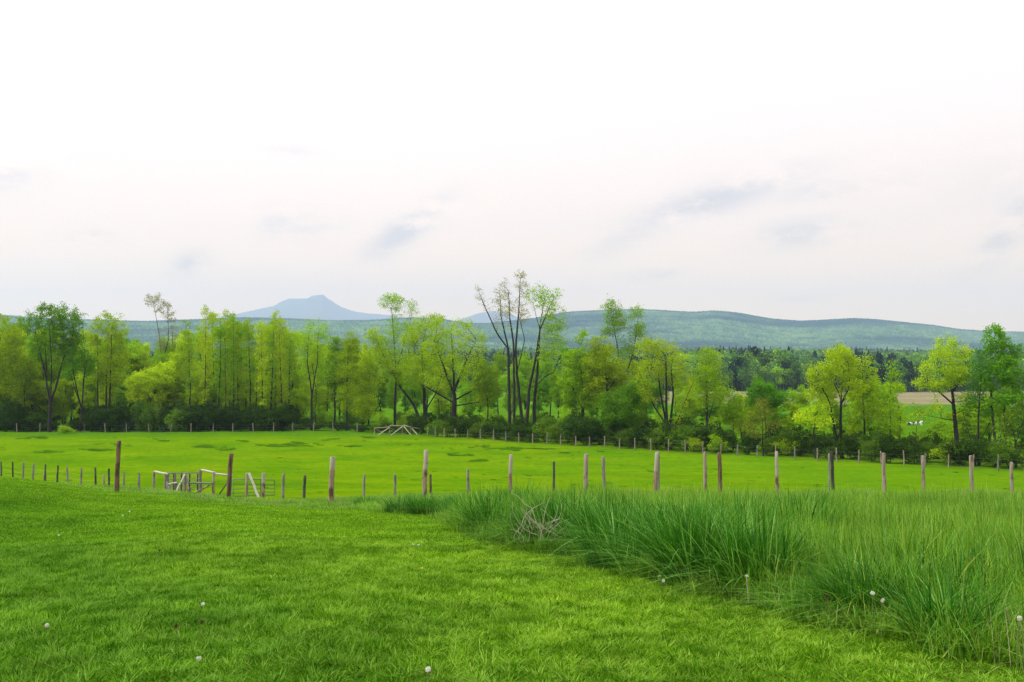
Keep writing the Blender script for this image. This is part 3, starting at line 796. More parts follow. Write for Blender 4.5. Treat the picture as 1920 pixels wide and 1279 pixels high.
# --- shrubs of the hedgerow
def shrub_proto(seed, h, w, mat, **kw):
    r = np.random.default_rng(seed)
    st = []
    for k in range(5):
        a = r.uniform(0, 2 * pi); st.append([(cos(a) * .2, sin(a) * .2, -.1), (cos(a) * w * .5, sin(a) * w * .5, h * .6)])
    bl = []
    for k in range(6):
        a = r.uniform(0, 2 * pi); q = r.uniform(.1, .6)
        bl.append((cos(a) * q * w, h * r.uniform(.25, .75), w * .5, h * .26, sin(a) * q * w, w * .5))
    kw.setdefault('per', 26)
    return make_tree('shrub', (0, 0, 0), st, bl, mat, seed, n_att=260, trunk_r=.06, leaf=.15, spread=.3, step=.4, kill=.5, **kw)[0]
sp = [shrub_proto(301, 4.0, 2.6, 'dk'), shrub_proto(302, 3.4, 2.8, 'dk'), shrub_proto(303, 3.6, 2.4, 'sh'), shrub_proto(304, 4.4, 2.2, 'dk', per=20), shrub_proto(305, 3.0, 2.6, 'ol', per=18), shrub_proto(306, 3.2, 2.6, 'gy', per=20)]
sph = [4.0, 3.4, 3.6, 4.4, 3.0, 3.2]
FX = [-100, 0, 300, 600, 640, 790, 1000, 1216, 1418, 1600, 1760, 1920, 2060]
FY = [810, 810, 811, 809, 809, 818, 832, 846, 857, 868, 876, 886, 896]
def fence_D(X):
    y = np.interp(X, FX, FY)
    D = 140.0
    for _ in range(12):
        p = gnd(X, D); D = (EYE - p[2]) / (y - HOR) * F
    return float(D)
shr = []
X = -70
while X < 1990:
    D = fence_D(X)
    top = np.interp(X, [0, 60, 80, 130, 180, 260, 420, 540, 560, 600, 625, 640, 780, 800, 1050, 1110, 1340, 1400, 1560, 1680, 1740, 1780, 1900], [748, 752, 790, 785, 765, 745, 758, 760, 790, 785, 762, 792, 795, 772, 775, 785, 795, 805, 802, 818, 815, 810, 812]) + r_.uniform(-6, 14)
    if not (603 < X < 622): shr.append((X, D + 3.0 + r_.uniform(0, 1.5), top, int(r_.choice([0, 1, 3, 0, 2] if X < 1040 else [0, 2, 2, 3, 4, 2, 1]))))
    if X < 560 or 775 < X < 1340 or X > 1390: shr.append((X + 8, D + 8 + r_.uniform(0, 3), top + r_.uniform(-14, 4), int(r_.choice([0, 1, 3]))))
    X += 1.9 / D * F * r_.uniform(.75, 1.15)
shr += [(1300, fence_D(1300) + 3, 812, 4), (1475, fence_D(1475) + 3, 818, 4), (1780, fence_D(1780) + 3, 826, 4), (1652, 112, 800, 2), (1690, 112, 815, 2), (125, 160, 800, 5), (1345, fence_D(1345) + 1.5, 812, 5), (1770, 112, 790, 5), (1740, 116, 800, 5), (1460, 122, 800, 2), (1500, 118, 806, 5)]
for k in range(26):
    X = 560 + k * 31 + r_.uniform(-10, 10); D = float(np.interp(X, [560, 1340], [178, 140])) + r_.uniform(0, 14)
    shr.append((X, D, float(np.interp(X, [560, 700, 1000, 1340], [745, 765, 755, 765])) + r_.uniform(0, 18), 5 if k % 3 else 2))
shr.sort()
usd = [False] * 6; sc_ = {}
kinds = {0: 'dark green', 1: 'dark green', 3: 'dark green', 2: 'mid green', 4: 'olive', 5: 'light green'}
for X, D, top, pk in shr:
    kd = kinds[pk]; sc_[kd] = sc_.get(kd, 0) + 1
    b = gnd(X, D); h = max(1.4, W(X, top, D)[2] - b[2])
    s = h / sph[pk]; sw = min(max(s, .75), 1.1)
    rz = r_.uniform(0, 2 * pi)
    if not usd[pk]:
        o = sp[pk]; o.location = tuple(b); o.rotation_euler = (0, 0, rz); o.scale = (sw, sw, s); usd[pk] = True
    else: o = copy_tree(sp[pk], b, rz, (sw, sw, s))
    tag(o, '%s %s shrub from the left in the hedgerow behind the fence' % (ordinal(sc_[kd]), kd), 'shrub', 'shrubs of the hedgerow')
for fl, pr in ((usd, sp), (used, protos)):
    for u, o in zip(fl, pr):
        if not u:
            for ch in [x for x in bpy.data.objects if x.parent == o]: bpy.data.objects.remove(ch)
            bpy.data.objects.remove(o)
print('kinds', sc_)
print('shrubs', len(shr), 'backs', len(backs))

# ------------------------------------------------------------------ scatter stuff (geometry nodes)
def scatter(name, label, P, R, S, IDX, meshes, cat=None):
    coll = bpy.data.collections.new(name + '_sources')
    for k, me in enumerate(meshes):
        o = bpy.data.objects.new('%s_source_%02d' % (name, k), me); coll.objects.link(o)
    me = bpy.data.meshes.new(name); me.vertices.add(len(P)); me.vertices.foreach_set('co', np.asarray(P, np.float32).ravel())
    for an, ty, fld, dat in (('rot', 'FLOAT_VECTOR', 'vector', R), ('scl', 'FLOAT_VECTOR', 'vector', S)):
        a = me.attributes.new(an, ty, 'POINT'); a.data.foreach_set(fld, np.asarray(dat, np.float32).ravel())
    a = me.attributes.new('idx', 'INT', 'POINT'); a.data.foreach_set('value', np.asarray(IDX, np.int32))
    o = obj(name, me)
    ng = bpy.data.node_groups.new(name + '_nodes', 'GeometryNodeTree')
    ng.interface.new_socket('Geometry', in_out='INPUT', socket_type='NodeSocketGeometry')
    ng.interface.new_socket('Geometry', in_out='OUTPUT', socket_type='NodeSocketGeometry')
    gi = ng.nodes.new('NodeGroupInput'); go = ng.nodes.new('NodeGroupOutput')
    ip = ng.nodes.new('GeometryNodeInstanceOnPoints'); ci = ng.nodes.new('GeometryNodeCollectionInfo')
    ci.inputs['Collection'].default_value = coll; ci.inputs['Separate Children'].default_value = True; ci.inputs['Reset Children'].default_value = True
    def na(nm, ty):
        n = ng.nodes.new('GeometryNodeInputNamedAttribute'); n.data_type = ty; n.inputs['Name'].default_value = nm
        return [s for s in n.outputs if s.enabled and s.name == 'Attribute'][0]
    ng.links.new(gi.outputs[0], ip.inputs['Points']); ng.links.new(ci.outputs[0], ip.inputs['Instance'])
    ip.inputs['Pick Instance'].default_value = True
    ng.links.new(na('idx', 'INT'), ip.inputs['Instance Index'])
    e2r = ng.nodes.new('FunctionNodeEulerToRotation')
    ng.links.new(na('rot', 'FLOAT_VECTOR'), e2r.inputs[0]); ng.links.new(e2r.outputs[0], ip.inputs['Rotation'])
    ng.links.new(na('scl', 'FLOAT_VECTOR'), ip.inputs['Scale'])
    ng.links.new(ip.outputs[0], go.inputs[0])
    md = o.modifiers.new('scatter', 'NODES'); md.node_group = ng
    tag(o, label, cat, kind='stuff')
    return o

from mathutils import Matrix, Vector, Euler
def rots_on_ground(x, y, r):
    dx, dy = Tn(x, y)
    out = np.zeros((len(x), 3)); az = r.uniform(0, 2 * pi, len(x))
    for i in range(len(x)):
        nrm = Vector((-dx[i], -dy[i], 1)).normalized()
        q = Vector((0, 0, 1)).rotation_difference(nrm) @ Euler((0, 0, az[i])).to_quaternion()
        e = q.to_euler(); out[i] = (e.x, e.y, e.z)
    return out

def blades(mb, n, rad, L0, L1, w, lean, bend, r, seg=3, upr=0.0, tint=(0, 1), zb=-.01, centre=(0, 0)):
    a = r.uniform(0, 2 * pi, n); q = np.sqrt(r.random(n)) * rad
    bx = centre[0] + np.cos(a) * q; by = centre[1] + np.sin(a) * q
    az = r.uniform(0, 2 * pi, n)
    if upr: az = np.where(r.random(n) < upr, a, az)
    L = r.uniform(L0, L1, n); ln = np.abs(r.normal(size=n)) * lean; bd = np.abs(r.normal(size=n)) * bend
    fa = az + pi / 2 + r.normal(size=n) * .6
    ww = w * r.uniform(.6, 1.4, n)
    t = np.linspace(0, 1, seg + 1)[None, :]
    hor = L[:, None] * (ln[:, None] * t + bd[:, None] * t ** 2.2)
    ver = L[:, None] * (t - .45 * np.clip(bd, 0, 1.4)[:, None] * t ** 2.4) * np.cos(np.clip(ln, 0, 1.2))[:, None]
    cx = bx[:, None] + hor * np.cos(az)[:, None]; cy = by[:, None] + hor * np.sin(az)[:, None]; cz = zb + ver
    hw = ww[:, None] * .5 * (1 - t ** 1.6 * .93)
    ox = np.cos(fa)[:, None] * hw; oy = np.sin(fa)[:, None] * hw
    V = np.stack([np.stack([cx - ox, cy - oy, cz], -1), np.stack([cx + ox, cy + oy, cz], -1)], 2).reshape(-1, 3)
    m = (seg + 1) * 2
    base = np.arange(n)[:, None, None] * m; k = np.arange(seg)[None, :, None] * 2
    Q = (base + k + np.array([0, 1, 3, 2])[None, None, :]).reshape(-1, 4)
    tt = r.uniform(tint[0], tint[1], n)
    mb.add(V, Q, np.repeat(tt, m))

# edge of the mown lawn, as a line on the ground
edge_px = [(1920, 1262), (1800, 1240), (1700, 1215), (1600, 1190), (1500, 1163), (1400, 1135), (1300, 1105), (1200, 1078), (1130, 1060), (1050, 1045), (980, 1030), (920, 1012), (890, 992), (850, 976), (780, 966), (700, 960), (600, 955), (500, 951), (400, 946)]
E = np.array([hit(*p)[:2] for p in edge_px])
order = np.argsort(E[:, 0]); E = E[order]
EX = np.concatenate([[-40, -20], E[:, 0], [E[-1, 0] + 3, E[-1, 0] + 30]])
EY = np.concatenate([[44, 37], E[:, 1], [E[-1, 1] - 6, E[-1, 1] - 66]])
print('edge', np.round(E, 1).tolist())
def beyond(x, y): return y - np.interp(x, EX, EY)      # >0: unmown
def far_lim(x): return np.interp(x, [-30, -14, -8, 0, 8, 40], [36, 34.0, 37.5, 40.5, 43, 48])

# lawn
lawn_m = []
for k in range(6):
    r = np.random.default_rng(400 + k); mb = MB()
    blades(mb, 4600, .62, .035, .095, .0052, .55, .5, r, 2, tint=(0, .95))
    for c in range(22):
        cc = r.uniform(-.5, .5, 2); blades(mb, 34, .06, .08, .15, .007, .5, .5, r, 3, tint=((.6, 1), (0, .3))[c % 3 == 0], centre=cc, upr=.7)
    # broad weed leaves
    for c in range(16):
        cc = r.uniform(-.5, .5, 2); blades(mb, 9, .02, .05, .10, .022, .9, .6, r, 2, tint=(0, .35), centre=cc, upr=1)
    lawn_m.append(mb.mesh('lawn_patch', M['lawn']))
for k in range(4):   # coarser, for the far half of the lawn
    r = np.random.default_rng(430 + k); mb = MB()
    blades(mb, 1900, .78, .04, .10, .010, .55, .5, r, 2, tint=(0, .95))
    lawn_m.append(mb.mesh('lawn_patch', M['lawn']))
for k in range(2):   # patch with dry brown stalks
    r = np.random.default_rng(450 + k); mb = MB()
    blades(mb, 60, .35, .06, .15, .004, .25, .15, r, 2, tint=(0, 1))
    lawn_m.append(mb.mesh('dry_stalks', M['rustgrass']))
r = np.random.default_rng(77)
px_, py_, ix_ = [], [], []
for y0 in np.arange(2.5, 15, .55):
    xs = np.arange(-(3 + y0 * .72), 3 + y0 * .72, .55)
    px_ += list(xs + r.uniform(-.2, .2, len(xs))); py_ += list(y0 + r.uniform(-.2, .2, len(xs))); ix_ += list(r.integers(0, 6, len(xs)))
for y0 in np.arange(15, 40, .75):
    xs = np.arange(-(3 + y0 * .68), 3 + y0 * .3, .75)
    px_ += list(xs + r.uniform(-.25, .25, len(xs))); py_ += list(y0 + r.uniform(-.25, .25, len(xs))); ix_ += list(r.integers(6, 10, len(xs)))
nd = 150
px_ += list(r.uniform(-9, 4, nd)); py_ += list(r.uniform(5, 18, nd)); ix_ += list(r.integers(10, 12, nd))
px_, py_, ix_ = np.array(px_), np.array(py_), np.array(ix_)
keep = (beyond(px_, py_) < .35)
px_, py_, ix_ = px_[keep], py_[keep], ix_[keep]
n = len(px_)
scl = np.ones((n, 3)); hh = 1 + .3 * fbm2(px_, py_, 9, 3, .9) + r.uniform(-.12, .12, n); scl[:, 2] = np.clip(hh, .6, 1.5) * .6
scl[ix_ >= 10, :] *= .8
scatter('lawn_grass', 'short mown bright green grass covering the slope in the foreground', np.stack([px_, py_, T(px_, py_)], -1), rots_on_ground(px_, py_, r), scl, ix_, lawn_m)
print('lawn inst', n)

# unmown grass
tall_m = []
for k in range(5):     # 0-4 knee-high meadow
    r = np.random.default_rng(500 + k); mb = MB()
    blades(mb, 420, .50, .28, .62, .011, .26, .5, r, 4, tint=(0, .85))
    blades(mb, 240, .50, .12, .30, .011, .4, .5, r, 3, tint=(0, .6))
    blades(mb, 26, .45, .38, .66, .009, .16, .3, r, 4, tint=(.75, 1))
    blades(mb, 50, .50, .3, .6, .017, .5, .9, r, 4, tint=(.4, 1))
    tall_m.append(mb.mesh('meadow_patch', M['tall']))
for k in range(4):     # 5-8 dark reed clumps
    r = np.random.default_rng(520 + k); mb = MB()
    blades(mb, 260, .36, .50, 1.0, .019, .20, .5, r, 5, tint=(0, .7), upr=.7)
    blades(mb, 110, .45, .25, .5, .015, .35, .5, r, 4, tint=(0, .4))
    blades(mb, 60, .36, .7, 1.1, .015, .28, .9, r, 6, tint=(.7, 1), upr=.8)
    tall_m.append(mb.mesh('reed_patch', M['reed']))
for k in range(2):     # 9-10 thin tan stalks
    r = np.random.default_rng(540 + k); mb = MB()
    blades(mb, 40, .45, .35, .62, .005, .18, .15, r, 3, tint=(0, 1))
    tall_m.append(mb.mesh('tan_stalks', M['tan']))
for k in range(3):     # 11-13 coarse far meadow
    r = np.random.default_rng(550 + k); mb = MB()
    blades(mb, 460, .7, .18, .40, .016, .25, .4, r, 3, tint=(0, 1))
    tall_m.append(mb.mesh('meadow_patch_far', M['tall']))
r = np.random.default_rng(88)
px_, py_, ix_, sz = [], [], [], []
def add(x, y, i, s): px_.append(x); py_.append(y); ix_.append(i); sz.append(s)
for y0 in np.arange(-2, 20, .42):
    for x0 in np.arange(-4, 4 + max(0, y0) * .62 + 2, .42):
        x = x0 + r.uniform(-.2, .2); y = y0 + r.uniform(-.2, .2); b = beyond(x, y)
        nzv = float(fbm2(np.array([x]), np.array([y]), 71, 3, 2.6)[0])
        if b < .12 + .22 * max(0, nzv): continue
        hgt = min(1, .40 + b * .38) * (1 + .55 * nzv)
        add(x, y, int(r.integers(0, 5)), hgt * r.uniform(.8, 1.15))
for y0 in np.arange(20, 49, .6):
    for x0 in np.arange(-16, 4 + y0 * .62, .6):
        x = x0 + r.uniform(-.3, .3); y = y0 + r.uniform(-.3, .3)
        b = beyond(x, y)
        if b < .3 or y > far_lim(x): continue
        edge = min(1, .5 + b * .25)
        left = np.interp(x, [-12, -4, 0], [.35, .55, 1])
        add(x, y, int(r.integers(11, 14)), edge * left * r.uniform(.8, 1.15) * (1 + .25 * float(fbm2(np.array([x]), np.array([y]), 72, 3, 1.6)[0])))
        if r.random() < .22: add(x, y, int(r.integers(9, 11)), left * r.uniform(.7, 1.0))
for _ in range(120):
    y = r.uniform(5, 20); x = r.uniform(-1, 1 + y * .6)
    if beyond(x, y) > .2: add(x, y, int(r.integers(9, 11)), r.uniform(.6, 1.0))
# dark clumps where the photo has them: (X, Y of foot, radius m, count)
clumps = [(930, 985, .9, 7), (905, 1000, .5, 3), (1040, 1010, .6, 4), (1150, 1050, .9, 10), (1180, 1030, .9, 8), (1090, 1020, .9, 7), (1240, 1080, .7, 7), (1290, 1060, .9, 9), (1330, 1090, .6, 7), (1370, 1100, .6, 7), (1420, 1040, .9, 8),
          (1390, 1010, 1.0, 5), (1620, 1150, .35, 4), (1660, 1150, .4, 4), (1850, 1180, .5, 2), (1900, 1150, .6, 3), (1780, 1120, .6, 2), (1560, 960, 1.2, 3), (870, 965, .8, 4), (770, 962, .7, 3), (1880, 1010, 1.2, 5), (680, 952, .5, 2), (1640, 1030, .9, 4), (1720, 1215, .3, 3)]
for cx, cy, rr, nn in clumps:
    p = hit(cx, cy)
    for _ in range(nn):
        a = r.uniform(0, 2 * pi); q = rr * math.sqrt(r.random())
        x, y = p[0] + cos(a) * q, p[1] + sin(a) * q
        if beyond(x, y) < .1: continue
        add(x, y, int(r.integers(5, 9)), r.uniform(.55, 1.08) * (.75 if cx > 1500 else .95) * (.6 if cx < 880 else 1))
px_, py_, ix_, sz = map(np.array, (px_, py_, ix_, sz))
n = len(px_)
scl = np.stack([np.ones(n), np.ones(n), sz], -1); scl[:, :2] = np.clip(sz, .75, 1)[:, None]
rt = rots_on_ground(px_, py_, r)
scatter('tall_grass', 'knee-high unmown grass with darker reed clumps along the lawn edge and to the right', np.stack([px_, py_, T(px_, py_)], -1), rt, scl, ix_, tall_m)
print('tall inst', n)

# rough darker tufts in the pasture
r = np.random.default_rng(99)
tm = []
for k in range(3):
    rr = np.random.default_rng(600 + k); mb = MB()
    blades(mb, 260, .55, .12, .30, .03, .35, .5, rr, 2, tint=(0, .9), upr=.5)
    tm.append(mb.mesh('tuft', M['tuft']))
tp = []
for cx, cy, wpx, nn in [(70, 821, 32, 26), (90, 847, 20, 14), (185, 844, 26, 22), (205, 834, 30, 10), (385, 838, 22, 20), (310, 826, 15, 8), (425, 843, 22, 18), (540, 836, 50, 60), (560, 831, 18, 14), (655, 837, 22, 14), (686, 821, 10, 8),
                        (620, 823, 16, 8), (456, 827, 10, 6), (860, 853, 26, 24), (900, 865, 14, 16), (975, 841, 52, 46), (905, 838, 18, 8), (1080, 849, 40, 14), (1000, 860, 12, 6), (1535, 912, 14, 8), (5, 842, 10, 8), (728, 832, 7, 6),
                        (760, 834, 12, 5), (1030, 832, 16, 8), (1220, 855, 12, 5), (1215, 884, 8, 3), (1000, 892, 30, 8), (910, 902, 30, 8), (1290, 838, 10, 4), (400, 930, 10, 6), (560, 938, 14, 4)]:
    for _ in range(max(4, int(nn * .55))):
        X = cx + np.clip(r.normal(), -2, 2) * wpx * .6; Y = cy + r.normal() * 1.3
        p = hit(X, Y, 45.)
        if p is not None and 44 < p[1] < 175: tp.append(p)
for _ in range(240):
    y = r.uniform(46, 155); x = r.uniform(-.55, .55) * y
    if y < fence_D(960 + x / y * F) - 3: tp.append(np.array([x, y, float(T(x, y))]))
tp = np.array(tp); n = len(tp)
ss = r.uniform(.6, 1.25, n); ss[-240:] *= .5
scatter('rough_grass', 'scattered darker tufts of rough grass in the fenced pasture', tp, rots_on_ground(tp[:, 0], tp[:, 1], r), np.stack([ss, ss, ss * .6], -1), r.integers(0, 3, n), tm)

# ------------------------------------------------------------------ far woodland
def blob_tree(seed, h, w, mat, n=520, leaf=1.0, con=False):
    r = np.random.default_rng(seed); mb = MB()
    if con:
        z = r.random(n) ** .8; rad = w * (1 - z) ** .8 * (0.55 + .45 * r.random(n)) * (1 + .25 * np.sin(z * 40))
        a = r.uniform(0, 2 * pi, n)
        C = np.stack([np.cos(a) * rad, np.sin(a) * rad, h * (.12 + .88 * z)], -1)
    else:
        C = []
        for k in range(9):
            a = r.uniform(0, 2 * pi); q = r.uniform(0, .6) * w; c = np.array([cos(a) * q, sin(a) * q, h * r.uniform(.4, .82)])
            d = r.normal(size=(n // 9, 3)); d /= np.linalg.norm(d, axis=1)[:, None]
            C.append(c + d * (r.random(n // 9) ** .4)[:, None] * np.array([w * .5, w * .5, h * .17]))
        C = np.vstack(C)
    leaf_quads(mb, C, leaf, r, r.random(len(C)))
    tube(mb, [(0, 0, -1), (0, 0, h * .6)], [.3, .15], 5, caps=False)
    return mb.mesh('far_tree', M[mat])
fm = [blob_tree(700 + k, 15, 5, 'far') for k in range(4)] + [blob_tree(710 + k, 19, 3.6, 'con', con=True) for k in range(3)] + [blob_tree(720 + k, 17, 4.5, 'con') for k in range(2)] + [blob_tree(730, 15, 5, 'gy')]
r = np.random.default_rng(123)
wp, wi, ws = [], [], []
def wood(D, X, k, s):
    x = (X - 960) / F * D
    wp.append((x, D, float(T(x, D)) - .3)); wi.append(k); ws.append(s)
D = 545.0
while D < 2400:
    st = 7.0 * (1 + (D - 545) / 700)
    m = st / D * F
    for X in np.arange(-260, 2180, m):
        XX = X + r.uniform(-.5, .5) * m; DD = D + r.uniform(-.5, .5) * st * 1.3
        c = math.sin(XX * .011 + DD * .004) + math.sin(XX * .027 + 1.7) * .6 + r.normal() * .7
        con_bias = 1.0 if 1180 < XX < 1500 and DD < 800 else 0.25
        if c > 1.5 - con_bias * 1.1: k = int(r.choice([7, 8, 7, 8, 7, 8, 4, 5, 6]))
        elif c < -1.3: k = 9
        else: k = int(r.integers(0, 4))
        tall = 1.35 if 1230 < XX < 1480 and 560 < DD < 720 else 1.0
        wood(DD, XX, k, r.uniform(.75, 1.25) * tall)
    D += st * .9
n = len(wp); ws = np.array(ws)
print('far wood', n)
scatter('far_woodland', 'hazy dark green woodland of broadleaf and conifer trees beyond the far tan field', np.array(wp), np.stack([np.zeros(n), np.zeros(n), r.uniform(0, 2 * pi, n)], -1), np.stack([ws, ws, ws], -1), wi, fm)

# low bright scrub beyond the front tree row, left and centre (field hedge)
# ------------------------------------------------------------------ posts
def post_mesh(h, rad, mat, seed, bury=.25, lean=(0, 0), sides=12):
    global rng
    rng = np.random.default_rng(seed)
    mb = MB(); m = 9
    z = np.linspace(-bury, h, m)
    wob = np.cumsum(rng.normal(size=(m, 2)) * rad * .10, 0)
    pts = np.stack([lean[0] * z / h + wob[:, 0] - wob[0, 0], lean[1] * z / h + wob[:, 1], z], -1)
    rr = rad * (1.06 - .12 * (z / h)) * (1 + rng.normal(size=m) * .025)
    rr = np.append(rr, rr[-1] * .86); pts = np.vstack([pts, pts[-1] + np.array([0, 0, rad * .22])])
    tube(mb, pts, rr, sides, jit=.035)
    return mb.mesh('fence_post', M[mat], True)

front = [  # X base, X top, Y top, distance, width px, material, label
 (222, 222, 827, 30.5, 10.5, 'post_brown', 'thick dark brown fence post, leftmost of the tall near posts'),
 (430, 432.5, 851, 31.0, 10.5, 'post_brown', 'brown fence post in front of the wooden pen, left of the green tube gate'),
 (622, 625, 858, 30.5, 13, 'post_tan', 'thickest tan fence post with a silver-grey top, left of centre'),
 (797, 799, 845, 28.5, 10.5, 'post_tan', 'tall slender reddish tan fence post at the left end of the tall grass'),
 (958, 958, 853, 30.0, 9, 'post_tan', 'tan fence post rising from the tall grass just left of centre'),
 (1098, 1099, 852, 31.5, 11, 'post_pale', 'pale fence post with a rusty bark streak, right of centre'),
 (1226, 1231, 849, 32.0, 9.5, 'post_tan', 'slightly leaning pinkish post, front one of a touching pair'),
 (1350, 1350, 850, 35.0, 10, 'post_brown', 'knobbly brown fence post, right one of the close pair right of centre'),
 (1456, 1456, 847, 37.5, 8, 'post_tan', 'thin tan post with pale top between the knobbly post and the dark post'),
 (1560, 1560, 847, 38.5, 8, 'post_dark', 'blackish dark fence post, the only dark one on the right'),
 (1656, 1655, 850, 39.0, 9, 'post_pale', 'pale split-topped fence post just right of the blackish one'),
 (1729, 1729, 855, 40.0, 8, 'post_pale', 'pale straight fence post, third from the right edge'),
 (1821, 1820, 855, 42.0, 8.5, 'post_pale', 'crooked pale fence post, second from the right edge'),
 (1895, 1895, 867, 44.0, 7.5, 'post_pale', 'short pale fence post at the far right of the near row'),
]
for i, (xb, xt, yt, D, wpx, mt, lb) in enumerate(front):
    b = gnd(xb, D); tp_ = W(xt, yt, D); h = tp_[2] - b[2]
    o = obj('fence_post', post_mesh(h, wpx * .40 / F * D, mt, 900 + i, lean=(tp_[0] - b[0], 0)), loc=tuple(b))
    tag(o, lb, 'fence post', 'tall posts along the lawn edge')
second = [
 (532, 533, 888, 50, 6.5, 'post_grey', 'grey post just right of the green tube gate in the second row'),
 (571, 572, 892, 49, 7, 'post_dark', 'dark grey knobbed short post left of the thickest tan post'),
 (683, 683, 890, 48, 6, 'post_grey', 'short grey post, first right of the thickest tan post'),
 (741, 741, 890, 47.5, 6.5, 'post_grey', 'short grey post, second right of the thickest tan post'),
 (808, 808, 890, 47, 6, 'post_brown', 'short yellowish brown post close behind the tall slender reddish post'),
 (878, 878, 880, 46, 6.5, 'post_grey', 'short grey-green post left of the post at centre'),
 (1039, 1039, 866, 45, 6, 'post_dark', 'short dark-tipped post standing alone right of centre'),
 (1133, 1132, 857, 41, 8.5, 'post_grey', 'plain grey-tan post right of the pale post with the rusty streak'),
 (1233, 1234, 847, 36, 6.5, 'post_grey', 'greyish post half hidden behind the leaning pinkish post'),
 (1322, 1323, 848, 36, 8.5, 'post_pale', 'pale flaky post, left one of the close pair right of centre'),
 (1552, 1554, 850, 55, 4, 'post_grey', 'very thin grey stake touching the blackish post'),
]
for i, (xb, xt, yt, D, wpx, mt, lb) in enumerate(second):
    b = gnd(xb, D); tp_ = W(xt, yt, D); h = tp_[2] - b[2]
    o = obj('fence_post', post_mesh(h, wpx * .40 / F * D, mt, 940 + i, lean=(tp_[0] - b[0], 0)), loc=tuple(b))
    tag(o, lb, 'fence post', 'short posts of the second row')

def wire_fence(name, label, posts, mat_cycle, rad, seed, wires=(.35, .75, 1.15), group=None):
    """posts: (X, Ytop or None, D, height)"""
    b0 = gnd(posts[0][0], posts[0][2])
    root = empty(name, b0)
    tag(root, label, 'fence', group)
    P = []
    for i, (X, yt, D, h) in enumerate(posts):
        b = gnd(X, D)
        if yt is not None: h = W(X, yt, D)[2] - b[2]
        P.append((b, h))
        rr = np.random.default_rng(seed + i)
        me = post_mesh(h, rad * rr.uniform(.85, 1.2), mat_cycle[i % len(mat_cycle)], seed + i, sides=8, lean=(rr.normal() * .04, 0))
        me.name = 'post'
        obj('post', me, root, tuple(b - b0))
    for wz in wires:
        mb = MB()
        pts = []
        for i in range(len(P) - 1):
            a, c = P[i][0] - b0, P[i + 1][0] - b0
            for t in (0, .25, .5, .75):
                q = a * (1 - t) + c * t
                q[2] = (P[i][0][2] - b0[2]) * (1 - t) + (P[i + 1][0][2] - b0[2]) * t + wz - .10 * t * (1 - t)
                pts.append(q)
        pts.append(P[-1][0] - b0 + np.array([0, 0, wz]))
        tube(mb, pts, .0035, 3, caps=False)
        obj('wire', mb.mesh('wire', M['wire']), root)
    return root

# back fence: posts along the foot of the hedgerow
bx = [-40, -3, 34, 77, 116, 160, 199, 239, 281, 322, 359.5, 401, 438, 476, 514, 550, 589, 626, 670]
posts = [(x, None, fence_D(x), 1.45) for x in bx]
wire_fence('wire_fence', 'back fence of pale posts and wire below the dark hedgerow, left of the braced section', posts, ['post_pale', 'post_grey'], .075, 1000)
bx = [802, 817, 833, 854, 877, 901, 925, 949, 973, 998.5, 1025, 1051, 1079, 1105, 1133, 1161, 1190, 1220, 1252, 1284, 1316, 1350, 1381, 1418, 1452.5, 1489, 1530.5, 1567, 1608, 1650, 1692.5, 1732, 1776, 1822, 1868, 1918, 1975, 2030]
posts = [(x, None, fence_D(x), 1.45 + .12 * math.sin(x)) for x in bx]
wire_fence('wire_fence', 'back fence of pale posts and wire from the braced section to the right edge', posts, ['post_pale', 'post_grey', 'post_pale'], .07, 1100)
# left pasture fence
lp = [(-60, None, 92, 1.45), (-25, None, 89, 1.45), (6, 866, 86, 0), (28, 866, 84, 0), (46, 867, 82, 0), (65.5, 869, 80, 0), (88.5, 871, 78, 0), (110, 873, 76.5, 0), (131, 875, 75, 0), (155, 877, 73, 0), (183, 877, 71, 0),
      (206, 879, 69, 0), (235.5, 885, 67, 0), (264, 887, 65, 0)]
wire_fence('wire_fence', 'left fence of thin grey and dark stakes behind the lawn crest', lp, ['post_grey', 'post_grey', 'post_dark', 'post_dark'], .075, 1200)
lp = [(-70, None, 104, 1.3), (-25, None, 98, 1.3), (18, None, 92, 1.3), (86, 888, 82, 0), (198, 890, 68, 0)]
posts3 = lp[3:]
for i, (X, yt, D, h) in enumerate(posts3):
    b = gnd(X, D); h = W(X, yt, D)[2] - b[2]
    o = obj('fence_post', post_mesh(h, .07, 'post_pale', 1300 + i, sides=8), loc=tuple(b))
    tag(o, ['short pale stake beside the left fence, nearer the left edge', 'short pale stake in the left fence, left of the thick dark brown post'][i], 'fence post')

# braced end section of the back fence
DB = 150.0
def Wb(X, Y, dy=0.): return W(X, Y, DB + dy)
root = empty('braced_fence', gnd(703, DB)); b0 = np.array(root.location)
tag(root, 'pale pole fence section with slanting braces at the foot of the trees', 'fence')
def prt(name, p, q, rad, mat, root, b0, seed=1, sides=7):
    global rng
    rng = np.random.default_rng(seed)
    mb = MB(); p = np.asarray(p); q = np.asarray(q)
    t = np.linspace(0, 1, 5)[:, None]; pts = (p - b0) * (1 - t) + (q - b0) * t
    pts[1:-1] += rng.normal(size=(3, 3)) * rad * .15
    tube(mb, pts, np.linspace(rad * 1.05, rad * .92, 5), sides, jit=.03)
    return obj(name, mb.mesh(name, M[mat], True), root)
for i, (x, yt) in enumerate([(703, 801), (731, 799), (755, 798), (771, 801), (787.5, 803)]):
    g = gnd(x, DB); t_ = Wb(x, yt); prt('post', g + np.array([0, 0, -.2]), np.array([g[0], g[1], t_[2]]), .10 if i in (0, 4) else .08, 'post_pale', root, b0, i)
